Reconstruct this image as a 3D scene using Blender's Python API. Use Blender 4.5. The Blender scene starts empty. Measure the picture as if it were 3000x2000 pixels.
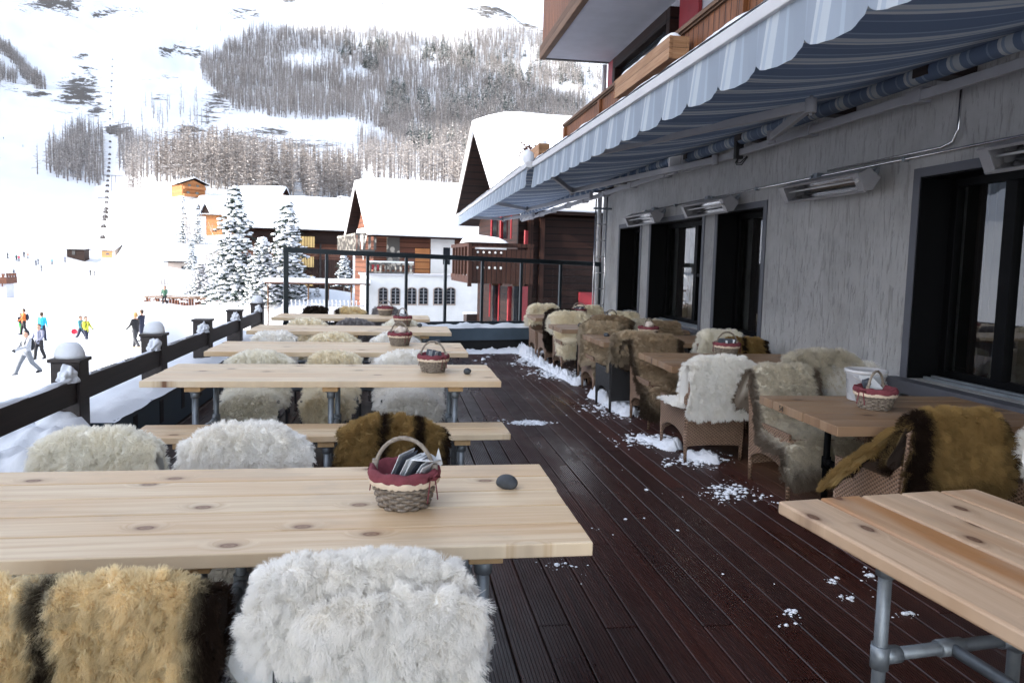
import bpy, bmesh, math, random
import numpy as np
from mathutils import Vector, Matrix, Euler, noise as mnoise
from mathutils.kdtree import KDTree
R = math.radians
PI = math.pi
rnd = random.Random(7)
nrg = np.random.default_rng(11)
SC = bpy.context.scene
COL = SC.collection

# ------------------------------------------------------------------ camera geometry (metres; camera stands at 0,0,EYE)
EYE = 1.62
PPX, PPY, FOC = 1440.0, 930.0, 2000.0
def _n(v): return v/np.linalg.norm(v)
_dY = _n(np.array([(1160.0-PPX)/FOC, (765.0-PPY)/FOC, 1.0]))
_h = np.array([1, .024, 0.0])
_dX = _n(_h-_dY*(_h@_dY))
_up = np.cross(_dX, _dY)
if _up[1] > 0: _up = -_up
def ray(x, y):
    v = np.array([(x-PPX)/FOC, (y-PPY)/FOC, 1.0]); return np.array([v@_dX, v@_dY, v@_up])
def at_z(x, y, z): r = ray(x, y); return Vector((np.array([0, 0, EYE])+r*(z-EYE)/r[2]).tolist())
def at_y(x, y, Y): r = ray(x, y); return Vector((np.array([0, 0, EYE])+r*Y/r[1]).tolist())
def at_x(x, y, X): r = ray(x, y); return Vector((np.array([0, 0, EYE])+r*X/r[0]).tolist())
def to_px(p):
    c = p[0]*_dX+p[1]*_dY+(p[2]-EYE)*_up
    return PPX+FOC*c[0]/c[2], PPY+FOC*c[1]/c[2]

# ------------------------------------------------------------------ mesh builder
class MB:
    def __init__(s): s.v = []; s.f = []; s.mi = []; s.sm = []
    def add(s, vs, fs, mi=0, smooth=False):
        o = len(s.v); s.v += [tuple(p) for p in vs]
        for f in fs: s.f.append([i+o for i in f]); s.mi.append(mi); s.sm.append(smooth)
        return s
    def box(s, c, d, rot=None, mi=0):
        hx, hy, hz = d[0]/2, d[1]/2, d[2]/2
        vs = [Vector((x, y, z)) for x in (-hx, hx) for y in (-hy, hy) for z in (-hz, hz)]
        if rot is not None:
            m = rot if isinstance(rot, Matrix) else Euler(rot).to_matrix()
            vs = [m @ v for v in vs]
        c = Vector(c)
        return s.add([v+c for v in vs], [(0, 1, 3, 2), (4, 6, 7, 5), (0, 4, 5, 1), (2, 3, 7, 6), (0, 2, 6, 4), (1, 5, 7, 3)], mi)
    def bb(s, x0, x1, y0, y1, z0, z1, mi=0):
        return s.box(((x0+x1)/2, (y0+y1)/2, (z0+z1)/2), (abs(x1-x0), abs(y1-y0), abs(z1-z0)), None, mi)
    def beam(s, a, b, w, h, mi=0, up=(0, 0, 1)):
        a, b = Vector(a), Vector(b); d = b-a; L = d.length; y = d/L
        u = Vector(up)
        if abs(y.dot(u)) > .98: u = Vector((1, 0, 0))
        x = y.cross(u).normalized(); z = x.cross(y)
        m = Matrix((x, y, z)).transposed()
        return s.box((a+b)/2, (w, L, h), m, mi)
    def tube(s, pts, r, n=8, mi=0, caps=True, smooth=True, close=False):
        pts = [Vector(p) for p in pts]; m = len(pts)
        rs = r if isinstance(r, (list, tuple)) else [r]*m
        vs = []; pu = None
        for i, p in enumerate(pts):
            if close: d = pts[(i+1) % m]-pts[i-1]
            else: d = pts[min(i+1, m-1)]-pts[max(i-1, 0)]
            if d.length < 1e-9: d = Vector((0, 0, 1))
            d.normalize()
            if pu is None:
                pu = Vector((0, 0, 1)) if abs(d.z) < .9 else Vector((1, 0, 0))
            x = d.cross(pu)
            if x.length < 1e-6: x = d.orthogonal()
            x.normalize(); y = x.cross(d).normalized(); pu = y
            for k in range(n):
                t = 2*PI*k/n; vs.append(p+(x*math.cos(t)+y*math.sin(t))*rs[i])
        fs = []
        for i in range(m if close else m-1):
            a, b = i*n, ((i+1) % m)*n
            for k in range(n): k2 = (k+1) % n; fs.append((a+k, a+k2, b+k2, b+k))
        s.add(vs, fs, mi, smooth)
        if caps and not close:
            o = len(s.v)-len(vs)
            s.f.append([o+k for k in range(n)][::-1]); s.mi.append(mi); s.sm.append(False)
            s.f.append([o+(m-1)*n+k for k in range(n)]); s.mi.append(mi); s.sm.append(False)
        return s
    def lathe(s, prof, n=24, c=(0, 0, 0), mi=0, smooth=True, sx=1, sy=1, cap=False):
        vs = []
        for r, z in prof:
            for k in range(n):
                t = 2*PI*k/n; vs.append((c[0]+r*math.cos(t)*sx, c[1]+r*math.sin(t)*sy, c[2]+z))
        fs = []
        for i in range(len(prof)-1):
            for k in range(n): k2 = (k+1) % n; fs.append((i*n+k, i*n+k2, (i+1)*n+k2, (i+1)*n+k))
        if cap:
            fs.append(tuple(range(n))[::-1]); fs.append(tuple((len(prof)-1)*n+k for k in range(n)))
        return s.add(vs, fs, mi, smooth)
    def ico(s, c, r, sub=2, mi=0, jit=0, seed=0, sc=(1, 1, 1), smooth=True, freq=1.5):
        bm = bmesh.new(); bmesh.ops.create_icosphere(bm, subdivisions=sub, radius=1)
        vs = []
        for v in bm.verts:
            p = v.co.copy()
            if jit: p *= 1+jit*mnoise.noise(p*freq+Vector((seed*3.1, seed*1.7, seed)))
            vs.append(Vector((p.x*sc[0]*r+c[0], p.y*sc[1]*r+c[1], p.z*sc[2]*r+c[2])))
        fs = [[v.index for v in f.verts] for f in bm.faces]; bm.free()
        return s.add(vs, fs, mi, smooth)
    def prism(s, poly, axis, a, b, mi=0):
        """2-D outline extruded along an axis ('x','y','z') from a to b"""
        def mk(p, t):
            if axis == 'y': return (p[0], t, p[1])
            if axis == 'x': return (t, p[0], p[1])
            return (p[0], p[1], t)
        n = len(poly)
        vs = [mk(p, a) for p in poly]+[mk(p, b) for p in poly]
        fs = [tuple(range(n)), tuple(range(2*n-1, n-1, -1))]
        for i in range(n): j = (i+1) % n; fs.append((i, i+n, j+n, j))
        return s.add(vs, fs, mi)
    def xf(s, m, start=0):
        for i in range(start, len(s.v)): s.v[i] = tuple(m @ Vector(s.v[i]))
        return s
    def build(s, name, mat, parent=None, bevel=0, smooth=False, loc=None, weld=False, fixn=True):
        me = bpy.data.meshes.new(name)
        me.from_pydata([tuple(v) for v in s.v], [], s.f)
        mats = mat if isinstance(mat, (list, tuple)) else [mat]
        for m in mats: me.materials.append(m)
        if len(mats) > 1: me.polygons.foreach_set('material_index', s.mi)
        me.polygons.foreach_set('use_smooth', [bool(smooth or x) for x in s.sm])
        if fixn:
            bm = bmesh.new(); bm.from_mesh(me)
            bmesh.ops.recalc_face_normals(bm, faces=bm.faces[:])
            bm.to_mesh(me); bm.free()
        me.update()
        o = bpy.data.objects.new(name, me); COL.objects.link(o)
        if parent is not None: o.parent = parent
        if loc is not None: o.location = loc
        if bevel:
            b = o.modifiers.new('Bevel', 'BEVEL'); b.width = bevel; b.segments = 2; b.limit_method = 'ANGLE'; b.angle_limit = R(40)
        return o

def tag(o, label=None, cat=None, group=None, kind=None):
    if label: o['label'] = label
    if cat: o['category'] = cat
    if group: o['group'] = group
    if kind: o['kind'] = kind
    return o
def empty(name, loc=(0, 0, 0), rz=0, label=None, cat=None, group=None):
    o = bpy.data.objects.new(name, None); COL.objects.link(o); o.empty_display_size = .1
    o.location = loc; o.rotation_euler = (0, 0, rz)
    return tag(o, label, cat, group)
KIDS = {}
def dup(root, loc, rz=None, label=None, group=None):
    def cp(o, par):
        c = o.copy(); COL.objects.link(c)
        if par is not None: c.parent = par
        for ch in list(o.children): cp(ch, c)
        return c
    r = cp(root, None); r.location = loc
    if rz is not None: r.rotation_euler = (0, 0, rz)
    if label: r['label'] = label
    if group: r['group'] = group
    return r

# ------------------------------------------------------------------ material helper
class MT:
    def __init__(s, name, col=(.5, .5, .5), rough=.6, metal=0, spec=.5):
        s.m = bpy.data.materials.new(name); s.m.use_nodes = True
        s.t = s.m.node_tree; s.n = s.t.nodes; s.l = s.t.links
        s.b = s.n['Principled BSDF']
        s.set('Base Color', col); s.set('Roughness', rough); s.set('Metallic', metal); s.set('Specular IOR Level', spec)
    def set(s, k, v):
        if hasattr(v, 'is_output') or isinstance(v, bpy.types.NodeSocket): s.l.new(v, s.b.inputs[k]); return s
        if k.endswith('Color') and len(v) == 3: v = (*v, 1)
        s.b.inputs[k].default_value = v; return s
    def nd(s, t, **kw):
        n = s.n.new('ShaderNode'+t)
        for k, v in kw.items(): setattr(n, k, v)
        return n
    def inp(s, node, k, v):
        if isinstance(v, bpy.types.NodeSocket): s.l.new(v, node.inputs[k])
        else: node.inputs[k].default_value = v
    def co(s, kind='Object', scale=(1, 1, 1), loc=(0, 0, 0)):
        tc = s.nd('TexCoord'); mp = s.nd('Mapping'); s.l.new(tc.outputs[kind], mp.inputs['Vector'])
        mp.inputs['Scale'].default_value = scale; mp.inputs['Location'].default_value = loc
        return mp.outputs[0]
    def world(s, scale=(1, 1, 1)):
        g = s.nd('NewGeometry'); mp = s.nd('Mapping'); s.l.new(g.outputs['Position'], mp.inputs['Vector'])
        mp.inputs['Scale'].default_value = scale; return mp.outputs[0]
    def noise(s, v, scale=5, detail=4, rough=.5, dist=0):
        n = s.nd('TexNoise'); s.l.new(v, n.inputs['Vector'])
        n.inputs['Scale'].default_value = scale; n.inputs['Detail'].default_value = detail
        n.inputs['Roughness'].default_value = rough; n.inputs['Distortion'].default_value = dist
        return n.outputs['Fac']
    def vor(s, v, scale=5, feat='F1', dim='3D'):
        n = s.nd('TexVoronoi', feature=feat, voronoi_dimensions=dim); s.l.new(v, n.inputs['Vector']); n.inputs['Scale'].default_value = scale
        return n
    def wave(s, v, scale=5, dist=0, dscale=1, dirn='X', detail=2):
        n = s.nd('TexWave', bands_direction=dirn); s.l.new(v, n.inputs['Vector'])
        n.inputs['Scale'].default_value = scale; n.inputs['Distortion'].default_value = dist
        n.inputs['Detail'].default_value = detail; n.inputs['Detail Scale'].default_value = dscale
        return n.outputs['Fac']
    def ramp(s, fac, stops, interp='LINEAR'):
        n = s.nd('ValToRGB'); s.l.new(fac, n.inputs[0]); e = n.color_ramp.elements; n.color_ramp.interpolation = interp
        while len(e) < len(stops): e.new(.5)
        for i, (p, c) in enumerate(stops):
            e[i].position = p
            if not isinstance(c, (tuple, list)): c = (c, c, c)
            e[i].color = (*c, 1) if len(c) == 3 else c
        return n.outputs[0]
    def mix(s, fac, a, b, mode='MIX'):
        n = s.nd('Mix', data_type='RGBA', blend_type=mode)
        for k, v in ((0, fac), (6, a), (7, b)):
            if isinstance(v, bpy.types.NodeSocket): s.l.new(v, n.inputs[k])
            else: n.inputs[k].default_value = (*v, 1) if isinstance(v, (tuple, list)) and len(v) == 3 else v
        return n.outputs[2]
    def math(s, op, a, b=0, clamp=False):
        n = s.nd('Math', operation=op, use_clamp=clamp)
        for k, v in ((0, a), (1, b)):
            if isinstance(v, bpy.types.NodeSocket): s.l.new(v, n.inputs[k])
            else: n.inputs[k].default_value = v
        return n.outputs[0]
    def sep(s, v):
        n = s.nd('SeparateXYZ'); s.l.new(v, n.inputs[0]); return n.outputs
    def comb(s, x, y, z):
        n = s.nd('CombineXYZ')
        for k, v in enumerate((x, y, z)):
            if isinstance(v, bpy.types.NodeSocket): s.l.new(v, n.inputs[k])
            else: n.inputs[k].default_value = v
        return n.outputs[0]
    def island(s): return s.nd('NewGeometry').outputs['Random Per Island']
    def objrand(s): return s.nd('ObjectInfo').outputs['Random']
    def attr(s, name, out='Fac'): return s.nd('Attribute', attribute_name=name).outputs[out]
    def bump(s, h, strength=.3, dist=.01):
        n = s.nd('Bump'); s.l.new(h, n.inputs['Height']); n.inputs['Strength'].default_value = strength; n.inputs['Distance'].default_value = dist
        s.l.new(n.outputs[0], s.b.inputs['Normal']); return s

def sstep(a, b, x):
    t = min(1, max(0, (x-a)/(b-a))) if a != b else float(x > a)
    return t*t*(3-2*t)
def nz(x, y, z=0): return mnoise.noise(Vector((x, y, z)))
def fbm(x, y, z=0, o=4):
    a, s_, f = .5, 0, 1
    for _ in range(o): s_ += a*mnoise.noise(Vector((x*f, y*f, z*f))); a *= .5; f *= 2.03
    return s_
# ------------------------------------------------------------------ materials
M = {}
def wood_top(name, base, pale, knotc, dens=.4, warm=None, st=(.42, .75, .6)):
    m = MT(name, rough=.5)
    isl = m.island(); orr = m.objrand()
    co = m.co('Object'); x, y, z = m.sep(co)
    off = m.math('MULTIPLY', isl, 37.0); off2 = m.math('MULTIPLY', orr, 91.0)
    ox = m.math('ADD', x, m.math('ADD', off, off2))
    # warp round knots
    v = m.comb(m.math('MULTIPLY', ox, .55), m.math('ADD', y, m.math('MULTIPLY', isl, 7.3)), 0.0)
    vo = m.vor(v, 4.2, dim='2D')
    dd = vo.outputs['Distance']
    sel = m.math('GREATER_THAN', m.sep(vo.outputs['Color'])[0], 1-dens)
    bulge = m.math('MULTIPLY', m.math('SUBTRACT', 1.0, m.math('MULTIPLY', dd, 4.5, ), clamp=True), sel)
    gy = m.math('ADD', m.math('MULTIPLY', y, 40.0), m.math('MULTIPLY', bulge, 4.0))
    grain = m.noise(m.comb(m.math('MULTIPLY', ox, 1.3), gy, off), 1.0, 5, .55, .6)
    fine = m.noise(m.comb(m.math('MULTIPLY', ox, 6.0), m.math('MULTIPLY', y, 260.0), off), 1.0, 2, .5)
    c = m.ramp(grain, [(.3, base), (.62, pale)])
    c = m.mix(m.math('MULTIPLY', fine, .3), c, tuple(k*.55 for k in base))
    tone = m.noise(m.comb(m.math('MULTIPLY', ox, .5), m.math('MULTIPLY', y, 3.0), off), 1.0, 2)
    c = m.mix(m.ramp(tone, [(st[0], 0), (st[1], st[2])]), c, warm or tuple(k*b for k, b in zip(base, (.95, .78, .6))))
    c = m.mix(m.math('MULTIPLY', isl, .22), c, tuple(k*b for k, b in zip(base, (.86, .8, .72))))
    wx = m.noise(m.comb(m.math('MULTIPLY', x, 2.2), m.math('MULTIPLY', y, 4.0), off2), 1.0, 5, .65)
    c = m.mix(m.ramp(wx, [(.50, 0), (.66, .32)]), c, tuple(.5*k+.5*q for k, q in zip((.34, .31, .28), (b*.7 for b in base))))
    ring = m.ramp(dd, [(.0, .95), (.03, .7), (.055, 1), (.066, .6), (.10, .2), (.2, 0)])
    c = m.mix(m.math('MULTIPLY', ring, sel), c, knotc)
    m.set('Base Color', c); m.set('Roughness', m.ramp(grain, [(.3, .42), (.7, .6)]))
    m.bump(m.mix(.4, grain, fine), .12, .004)
    return m.m
M['pine'] = wood_top('pale_pine', (.60, .425, .25), (.83, .70, .51), (.16, .07, .03), .42)
M['pine_dark'] = wood_top('shade_dark_pine', (.26, .16, .09), (.37, .245, .15), (.05, .022, .012), .6, (.19, .10, .05), (.45, .68, .75))  # pine darkened: the shade at the wall is put into its colour
M['pine_red'] = wood_top('knotty_pine', (.47, .315, .20), (.62, .45, .31), (.08, .028, .014), .85, (.33, .135, .035), (.54, .66, .85))
def simple(name, col, rough=.6, metal=0, var=.15, scale=6, bump=0, spec=.5, bscale=40):
    m = MT(name, col, rough, metal, spec)
    co = m.co('Object')
    n = m.noise(co, scale, 5, .6)
    c = m.mix(m.ramp(n, [(.3, 0), (.7, 1)]), tuple(k*(1-var) for k in col), tuple(min(1, k*(1+var)) for k in col))
    m.set('Base Color', c)
    m.set('Roughness', m.ramp(n, [(.3, max(.02, rough-.08)), (.7, min(1, rough+.08))]))
    if bump: m.bump(m.noise(co, bscale, 4, .6), bump, .01)
    return m.m
M['galv'] = simple('galvanised_pipe', (.24, .27, .30), .5, .55, .22, 14, .05)
M['block'] = simple('fir_block', (.55, .36, .18), .6, 0, .15, 20)
M['slat'] = simple('dark_grey_slats', (.055, .06, .068), .42, 0, .2, 8)
M['blackmetal'] = simple('blue_black_metal', (.012, .02, .026), .35, .3, .2, 5)
M['anthracite'] = simple('anthracite_paint', (.0026, .0028, .0036), .6, 0, .15, 3, 0, .12)
M['surround'] = simple('grey_window_surround', (.085, .09, .11), .6, 0, .12, 5)
M['greybox'] = simple('blue_grey_planter', (.07, .10, .13), .55, 0, .18, 3, .1)
M['chrome'] = simple('bright_steel', (.62, .62, .63), .18, 1, .06, 10)
M['greypaint'] = simple('grey_powder_coat', (.30, .30, .32), .45, .1, .08, 6)
M['whitecoat'] = simple('white_powder_coat', (.55, .55, .57), .45, 0, .06, 6)
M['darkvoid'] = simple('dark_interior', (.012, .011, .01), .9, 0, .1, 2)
M['black'] = simple('black_rubber', (.008, .008, .009), .5, 0, .1, 9)
M['stone'] = simple('slate_pebble', (.055, .062, .072), .7, 0, .3, 18, .3, .4, 60)
M['red'] = simple('red_painted_wood', (.26, .016, .024), .5, 0, .14, 7)
M['plastic'] = simple('milky_plastic', (.62, .66, .72), .3, 0, .05, 6)
M['cream'] = simple('cream_linen', (.66, .55, .43), .85, 0, .1, 30, .2, .3, 150)
M['burgundy'] = simple('burgundy_cloth', (.185, .05, .062), .9, 0, .25, 28, .5, .2, 70)
M['paper'] = simple('white_paper', (.74, .76, .78), .7, 0, .06, 12)
M['ink'] = simple('dark_print', (.05, .06, .08), .6, 0, .5, 45)
M['kraft'] = simple('pale_napkin', (.70, .60, .52), .85, 0, .1, 12)
M['curtain'] = simple('grey_brown_curtain', (.07, .055, .05), .9, 0, .15, 6)
M['concrete'] = simple('white_soffit_plaster', (.50, .50, .54), .8, 0, .08, 3, .08)
M['stucco_far'] = simple('white_render', (.74, .74, .74), .9, 0, .05, 2, .1)
M['pinkrender'] = simple('pinkish_render', (.40, .33, .29), .9, 0, .08, 2, .1)
M['stonewall'] = None

# snow
def snowmat(name, col=(.76, .785, .83), bs=30, st=.35, dist=.02):
    m = MT(name, col, .62, 0, .3)
    co = m.world()
    n1 = m.noise(co, bs, 6, .65); n2 = m.noise(co, bs*.15, 3, .5)
    m.bump(m.math('ADD', m.math('MULTIPLY', n1, .5), n2), st, dist)
    m.set('Base Color', m.mix(n1, tuple(k*.94 for k in col), tuple(min(.93, k*1.04) for k in col)))
    m.set('Subsurface Weight', .0)
    return m.m
M['snow'] = snowmat('settled_snow')
M['slush'] = snowmat('crumbly_snow', (.76, .79, .85), 45, .6, .015)

# ribbed deck: wet hardwood
m = MT('wet_ribbed_hardwood', rough=.35)
co = m.co('Object'); x, y, z = m.sep(co); isl = m.island()
grain = m.noise(m.comb(m.math('MULTIPLY', x, 60.), m.math('MULTIPLY', y, 1.2), m.math('MULTIPLY', isl, 50.)), 1, 5, .6)
c = m.ramp(grain, [(.25, (.018, .0048, .0036)), (.55, (.044, .0115, .0075)), (.8, (.080, .024, .014))])
c = m.mix(m.math('MULTIPLY', isl, .6), c, (.013, .0065, .006))
grey = m.noise(m.comb(m.math('MULTIPLY', x, 1.1), m.math('MULTIPLY', y, .45), 3.0), 1, 4, .6)
left = m.ramp(m.math('ADD', m.math('MULTIPLY', x, .35), .6), [(.15, 1), (1.1, 0)])
c = m.mix(m.math('MULTIPLY', m.ramp(grey, [(.42, 0), (.62, .75)]), left), c, (.060, .054, .054))  # grey sky reflection painted into the boards, fading to the right
dry = m.ramp(m.math('ADD', x, m.math('MULTIPLY', m.noise(co, 2.2, 4), .6)), [(.0, 0), (1, 0)])
dn = m.math('ADD', x, m.math('MULTIPLY', m.noise(co, 1.7, 4), .5))
dry = m.math('MULTIPLY', m.math('SUBTRACT', dn, 2.95), 3.0, clamp=True)
c = m.mix(m.math('MULTIPLY', dry, .8), c, (.105, .052, .027))
m.set('Base Color', c)
wet = m.noise(m.comb(m.math('MULTIPLY', x, 1.6), m.math('MULTIPLY', y, .7), 0.), 1, 5, .65)
m.set('Roughness', m.math('ADD', m.ramp(wet, [(.38, .24), (.6, .52)]), m.math('MULTIPLY', dry, .25)))
m.set('Specular IOR Level', .36)
m.bump(grain, .12, .003)
M['deck'] = m.m

# dark stained rail timber
m = MT('dark_stained_timber', rough=.5)
co = m.co('Object'); g = m.noise(m.co('Object', (30, 1.5, 30)), 1, 5, .6)
m.set('Base Color', m.ramp(g, [(.3, (.010, .006, .006)), (.7, (.030, .018, .016))])); m.bump(g, .15, .004)
M['darktimber'] = m.m

def planks(name, c0, c1, axis, width, rough=.6, gap=.12, lng=2.0, dirt=.3):
    """timber boarding: narrow boards side by side along 'axis' of object space"""
    m = MT(name, rough=rough, spec=.2)
    co = m.co('Object'); xyz = m.sep(co)
    a = {'x': 0, 'y': 1, 'z': 2}[axis]
    u = m.math('DIVIDE', xyz[a], width); cell = m.math('FLOOR', u); fr = m.math('FRACT', u)
    sc = [lng, lng, lng]; sc[a] = 40
    mp = m.nd('Mapping'); m.l.new(co, mp.inputs[0]); mp.inputs['Scale'].default_value = sc
    wn = m.nd('TexWhiteNoise', noise_dimensions='1D'); m.l.new(cell, wn.inputs['W'])
    vv = m.nd('VectorMath', operation='ADD'); m.l.new(mp.outputs[0], vv.inputs[0]); m.l.new(wn.outputs['Color'], vv.inputs[1])
    sc2 = m.nd('VectorMath', operation='MULTIPLY_ADD'); m.l.new(wn.outputs['Color'], sc2.inputs[0]); sc2.inputs[1].default_value = (20, 20, 20); m.l.new(mp.outputs[0], sc2.inputs[2])
    g = m.noise(sc2.outputs[0], 1, 4, .6)
    c = m.ramp(g, [(.3, c0), (.72, c1)])
    c = m.mix(m.math('MULTIPLY', wn.outputs['Value'], .4), c, tuple(k*.55 for k in c0))
    d = m.noise(co, 1.3, 4, .6); c = m.mix(m.ramp(d, [(.45, 0), (.75, dirt)]), c, tuple(k*.5 for k in c0))
    e = m.math('MINIMUM', fr, m.math('SUBTRACT', 1, fr)); ln = m.math('LESS_THAN', e, gap*.5)
    m.set('Base Color', m.mix(ln, c, tuple(k*.2 for k in c0)))
    h = m.math('ADD', m.math('MINIMUM', m.math('MULTIPLY', e, 8), 1.0), m.math('MULTIPLY', g, .15))
    m.bump(h, .5, .008)
    return m.m
M['larchboard'] = planks('orange_brown_boarding', (.12, .042, .016), (.25, .098, .038), 'y', .125, .5)
M['oldlarch'] = planks('grey_brown_beam', (.085, .045, .026), (.19, .11, .066), 'z', .3, .6, .02)
M['boxwood'] = planks('planter_timber', (.24, .12, .058), (.42, .25, .14), 'z', .5, .55, .01)
M['chaletx'] = planks('dark_brown_logs', (.011, .0042, .0032), (.031, .0115, .0075), 'z', .24, .6, .14, .6)
M['chaletv'] = planks('dark_brown_upright_boards', (.03, .013, .01), (.07, .03, .02), 'x', .16, .6, .14, .6)
M['brownwall'] = planks('red_brown_logs', (.11, .042, .028), (.19, .085, .055), 'z', .3, .7, .12, .5)
M['orangewall'] = planks('orange_timber', (.34, .13, .05), (.52, .24, .10), 'z', .4, .7, .1, .4)
M['yellowboard'] = planks('honey_yellow_boards', (.44, .30, .12), (.62, .46, .21), 'x', .22, .6, .22, .6)

# wall plaster: grey with scratched vertical grooves
m = MT('scratched_grey_plaster', rough=.85)
co = m.world()
v1 = m.noise(m.world((34, 34, 4.5)), 1, 3, .7, .6); v2 = m.noise(m.world((70, 70, 9)), 1, 2, .6)
sc_ = m.ramp(v1, [(.36, 1), (.46, 0)]); tone = m.noise(co, .9, 4, .6); tone2 = m.noise(co, 7, 4, .7)
c = m.ramp(tone, [(.3, (.33, .33, .333)), (.7, (.455, .457, .465))])
c = m.mix(m.ramp(tone2, [(.4, 0), (.8, .4)]), c, (.55, .55, .565))
c = m.mix(m.math('MULTIPLY', sc_, .40), c, (.17, .165, .15))
st_ = m.noise(m.world((1.6, 1.6, .5)), 1, 5, .65); zz_ = m.sep(m.world())[2]
c = m.mix(m.math('MULTIPLY', m.ramp(st_, [(.45, 0), (.7, .55)]), m.ramp(m.math('MULTIPLY', zz_, .33), [(.0, 1), (.5, .45), (1, .7)])), c, (.24, .235, .22))
m.set('Base Color', c)
m.bump(m.math('ADD', m.math('SUBTRACT', m.math('MULTIPLY', v2, .35), m.math('MULTIPLY', sc_, .9)), m.math('MULTIPLY', tone2, .3)), .55, .012)
M['plaster'] = m.m

# wicker
m = MT('woven_rattan', rough=.5)
co = m.co('Object'); x, y, z = m.sep(co)
hx = m.math('ADD', x, m.math('MULTIPLY', y, 1.0))
a = m.math('SINE', m.math('MULTIPLY', hx, 190.)); b = m.math('SINE', m.math('MULTIPLY', z, 250.))
wv = m.math('MULTIPLY', a, b); n = m.noise(co, 30, 3)
wv2 = m.math('ADD', m.math('MULTIPLY', wv, .5), .5)
c = m.mix(n, (.20, .122, .08), (.36, .235, .16))
c = m.mix(m.ramp(wv2, [(.15, .85), (.5, 0)]), c, (.05, .025, .015))
m.set('Base Color', c); m.bump(wv2, .8, .006)
M['wicker'] = m.m
m = MT('black_rattan', rough=.45)
co = m.co('Object'); x, y, z = m.sep(co)
a = m.math('SINE', m.math('MULTIPLY', m.math('ADD', x, y), 330.)); b = m.math('SINE', m.math('MULTIPLY', z, 480.))
wv2 = m.math('ADD', m.math('MULTIPLY', m.math('MULTIPLY', a, b), .5), .5)
m.set('Base Color', m.ramp(wv2, [(.1, (.004, .004, .004)), (.6, (.018, .016, .017))])); m.bump(wv2, .7, .006)
M['blackwicker'] = m.m
# willow basket
m = MT('grey_willow', rough=.65)
co = m.co('Object'); n = m.noise(m.co('Object', (60, 60, 60)), 1, 4, .6)
m.set('Base Color', m.ramp(n, [(.3, (.12, .095, .075)), (.7, (.34, .29, .235))])); m.bump(n, .3, .003)
M['willow'] = m.m

# awning cloth: blue stripes across
def awn(name, k=1.0, tr=.35):
    m = MT(name, rough=.85)
    co = m.co('Object'); y = m.sep(co)[1]
    u = m.math('FRACT', m.math('DIVIDE', y, .40))
    st = m.ramp(u, [(0, (.10, .19, .36)), (.16, (.10, .19, .36)), (.17, (.28, .42, .60)), (.21, (.30, .44, .62)), (.22, (.13, .23, .41)), (.36, (.14, .24, .42)), (.37, (.62, .70, .78)), (.50, (.62, .70, .78)), (.51, (.30, .43, .61)), (.56, (.30, .43, .61)), (.57, (.72, .78, .83)), (.63, (.72, .78, .83)), (.64, (.12, .21, .38)), (.80, (.12, .21, .38)), (.81, (.22, .34, .52)), (.84, (.22, .34, .52)), (.85, (.10, .19, .36))], 'CONSTANT')
    th = m.noise(m.co('Object', (30, 400, 30)), 1, 2)
    st = m.mix(m.math('MULTIPLY', th, .2), st, (.05, .09, .18))
    if k != 1: st = m.mix(k, st, (.66, .76, .86))  # valance copy: its lit look mixed into the cloth colour
    else: st = m.mix(.42, st, (.012, .022, .05))  # underside copy: its shade mixed into the cloth colour
    hs_ = m.nd('HueSaturation'); hs_.inputs['Saturation'].default_value = .78; m.l.new(st, hs_.inputs['Color']); st = hs_.outputs[0]
    m.set('Base Color', st)
    tl = m.nd('BsdfTranslucent'); m.l.new(st, tl.inputs[0]); mx = m.nd('MixShader'); mx.inputs[0].default_value = tr
    m.l.new(m.b.outputs[0], mx.inputs[1]); m.l.new(tl.outputs[0], mx.inputs[2])
    m.l.new(mx.outputs[0], m.n['Material Output'].inputs['Surface'])
    return m.m
M['awning'] = awn('striped_awning_cloth_shaded', 1.0, .10)
M['valance'] = awn('striped_valance_cloth_lit', .5, .45)

def glassmat(name, tint=(.9, .95, 1), rough=.0, alpha=.12, ior=1.5):
    """thin pane: mostly clear, mirror-like by Fresnel"""
    m = MT(name, tint, rough)
    gl = m.nd('BsdfGlossy'); gl.inputs['Roughness'].default_value = rough; gl.inputs[0].default_value = (1, 1, 1, 1)
    tr = m.nd('BsdfTransparent'); tr.inputs[0].default_value = (*tint, 1)
    fr = m.nd('Fresnel'); fr.inputs[0].default_value = ior
    mx = m.nd('MixShader'); m.l.new(fr.outputs[0], mx.inputs[0]); m.l.new(tr.outputs[0], mx.inputs[1]); m.l.new(gl.outputs[0], mx.inputs[2])
    m.l.new(mx.outputs[0], m.n['Material Output'].inputs['Surface']); return m.m
M['glass'] = glassmat('window_glass', (.82, .86, .88), .0, ior=2.0)
M['screen'] = glassmat('wind_screen_glass', (.93, .95, .96), .0, ior=1.3)
m = MT('far_window_glass', (.02, .024, .03), .08, 0, .8); M['fwin'] = m.m

# wool strands: colour from an attribute on each strand
m = MT('wool_strands', rough=.9)
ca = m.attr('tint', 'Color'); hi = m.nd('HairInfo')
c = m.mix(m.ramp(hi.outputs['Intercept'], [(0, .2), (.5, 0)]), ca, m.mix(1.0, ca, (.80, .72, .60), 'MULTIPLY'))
m.set('Base Color', c); m.set('Specular IOR Level', .15)
tl = m.nd('BsdfTranslucent'); m.l.new(c, tl.inputs[0]); mx = m.nd('MixShader'); mx.inputs[0].default_value = .55
m.l.new(m.b.outputs[0], mx.inputs[1]); m.l.new(tl.outputs[0], mx.inputs[2]); m.l.new(mx.outputs[0], m.n['Material Output'].inputs['Surface'])
M['wool'] = m.m
m = MT('sheepskin_leather', rough=.9); m.set('Base Color', m.attr('tint', 'Color')); M['hide'] = m.m
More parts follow.
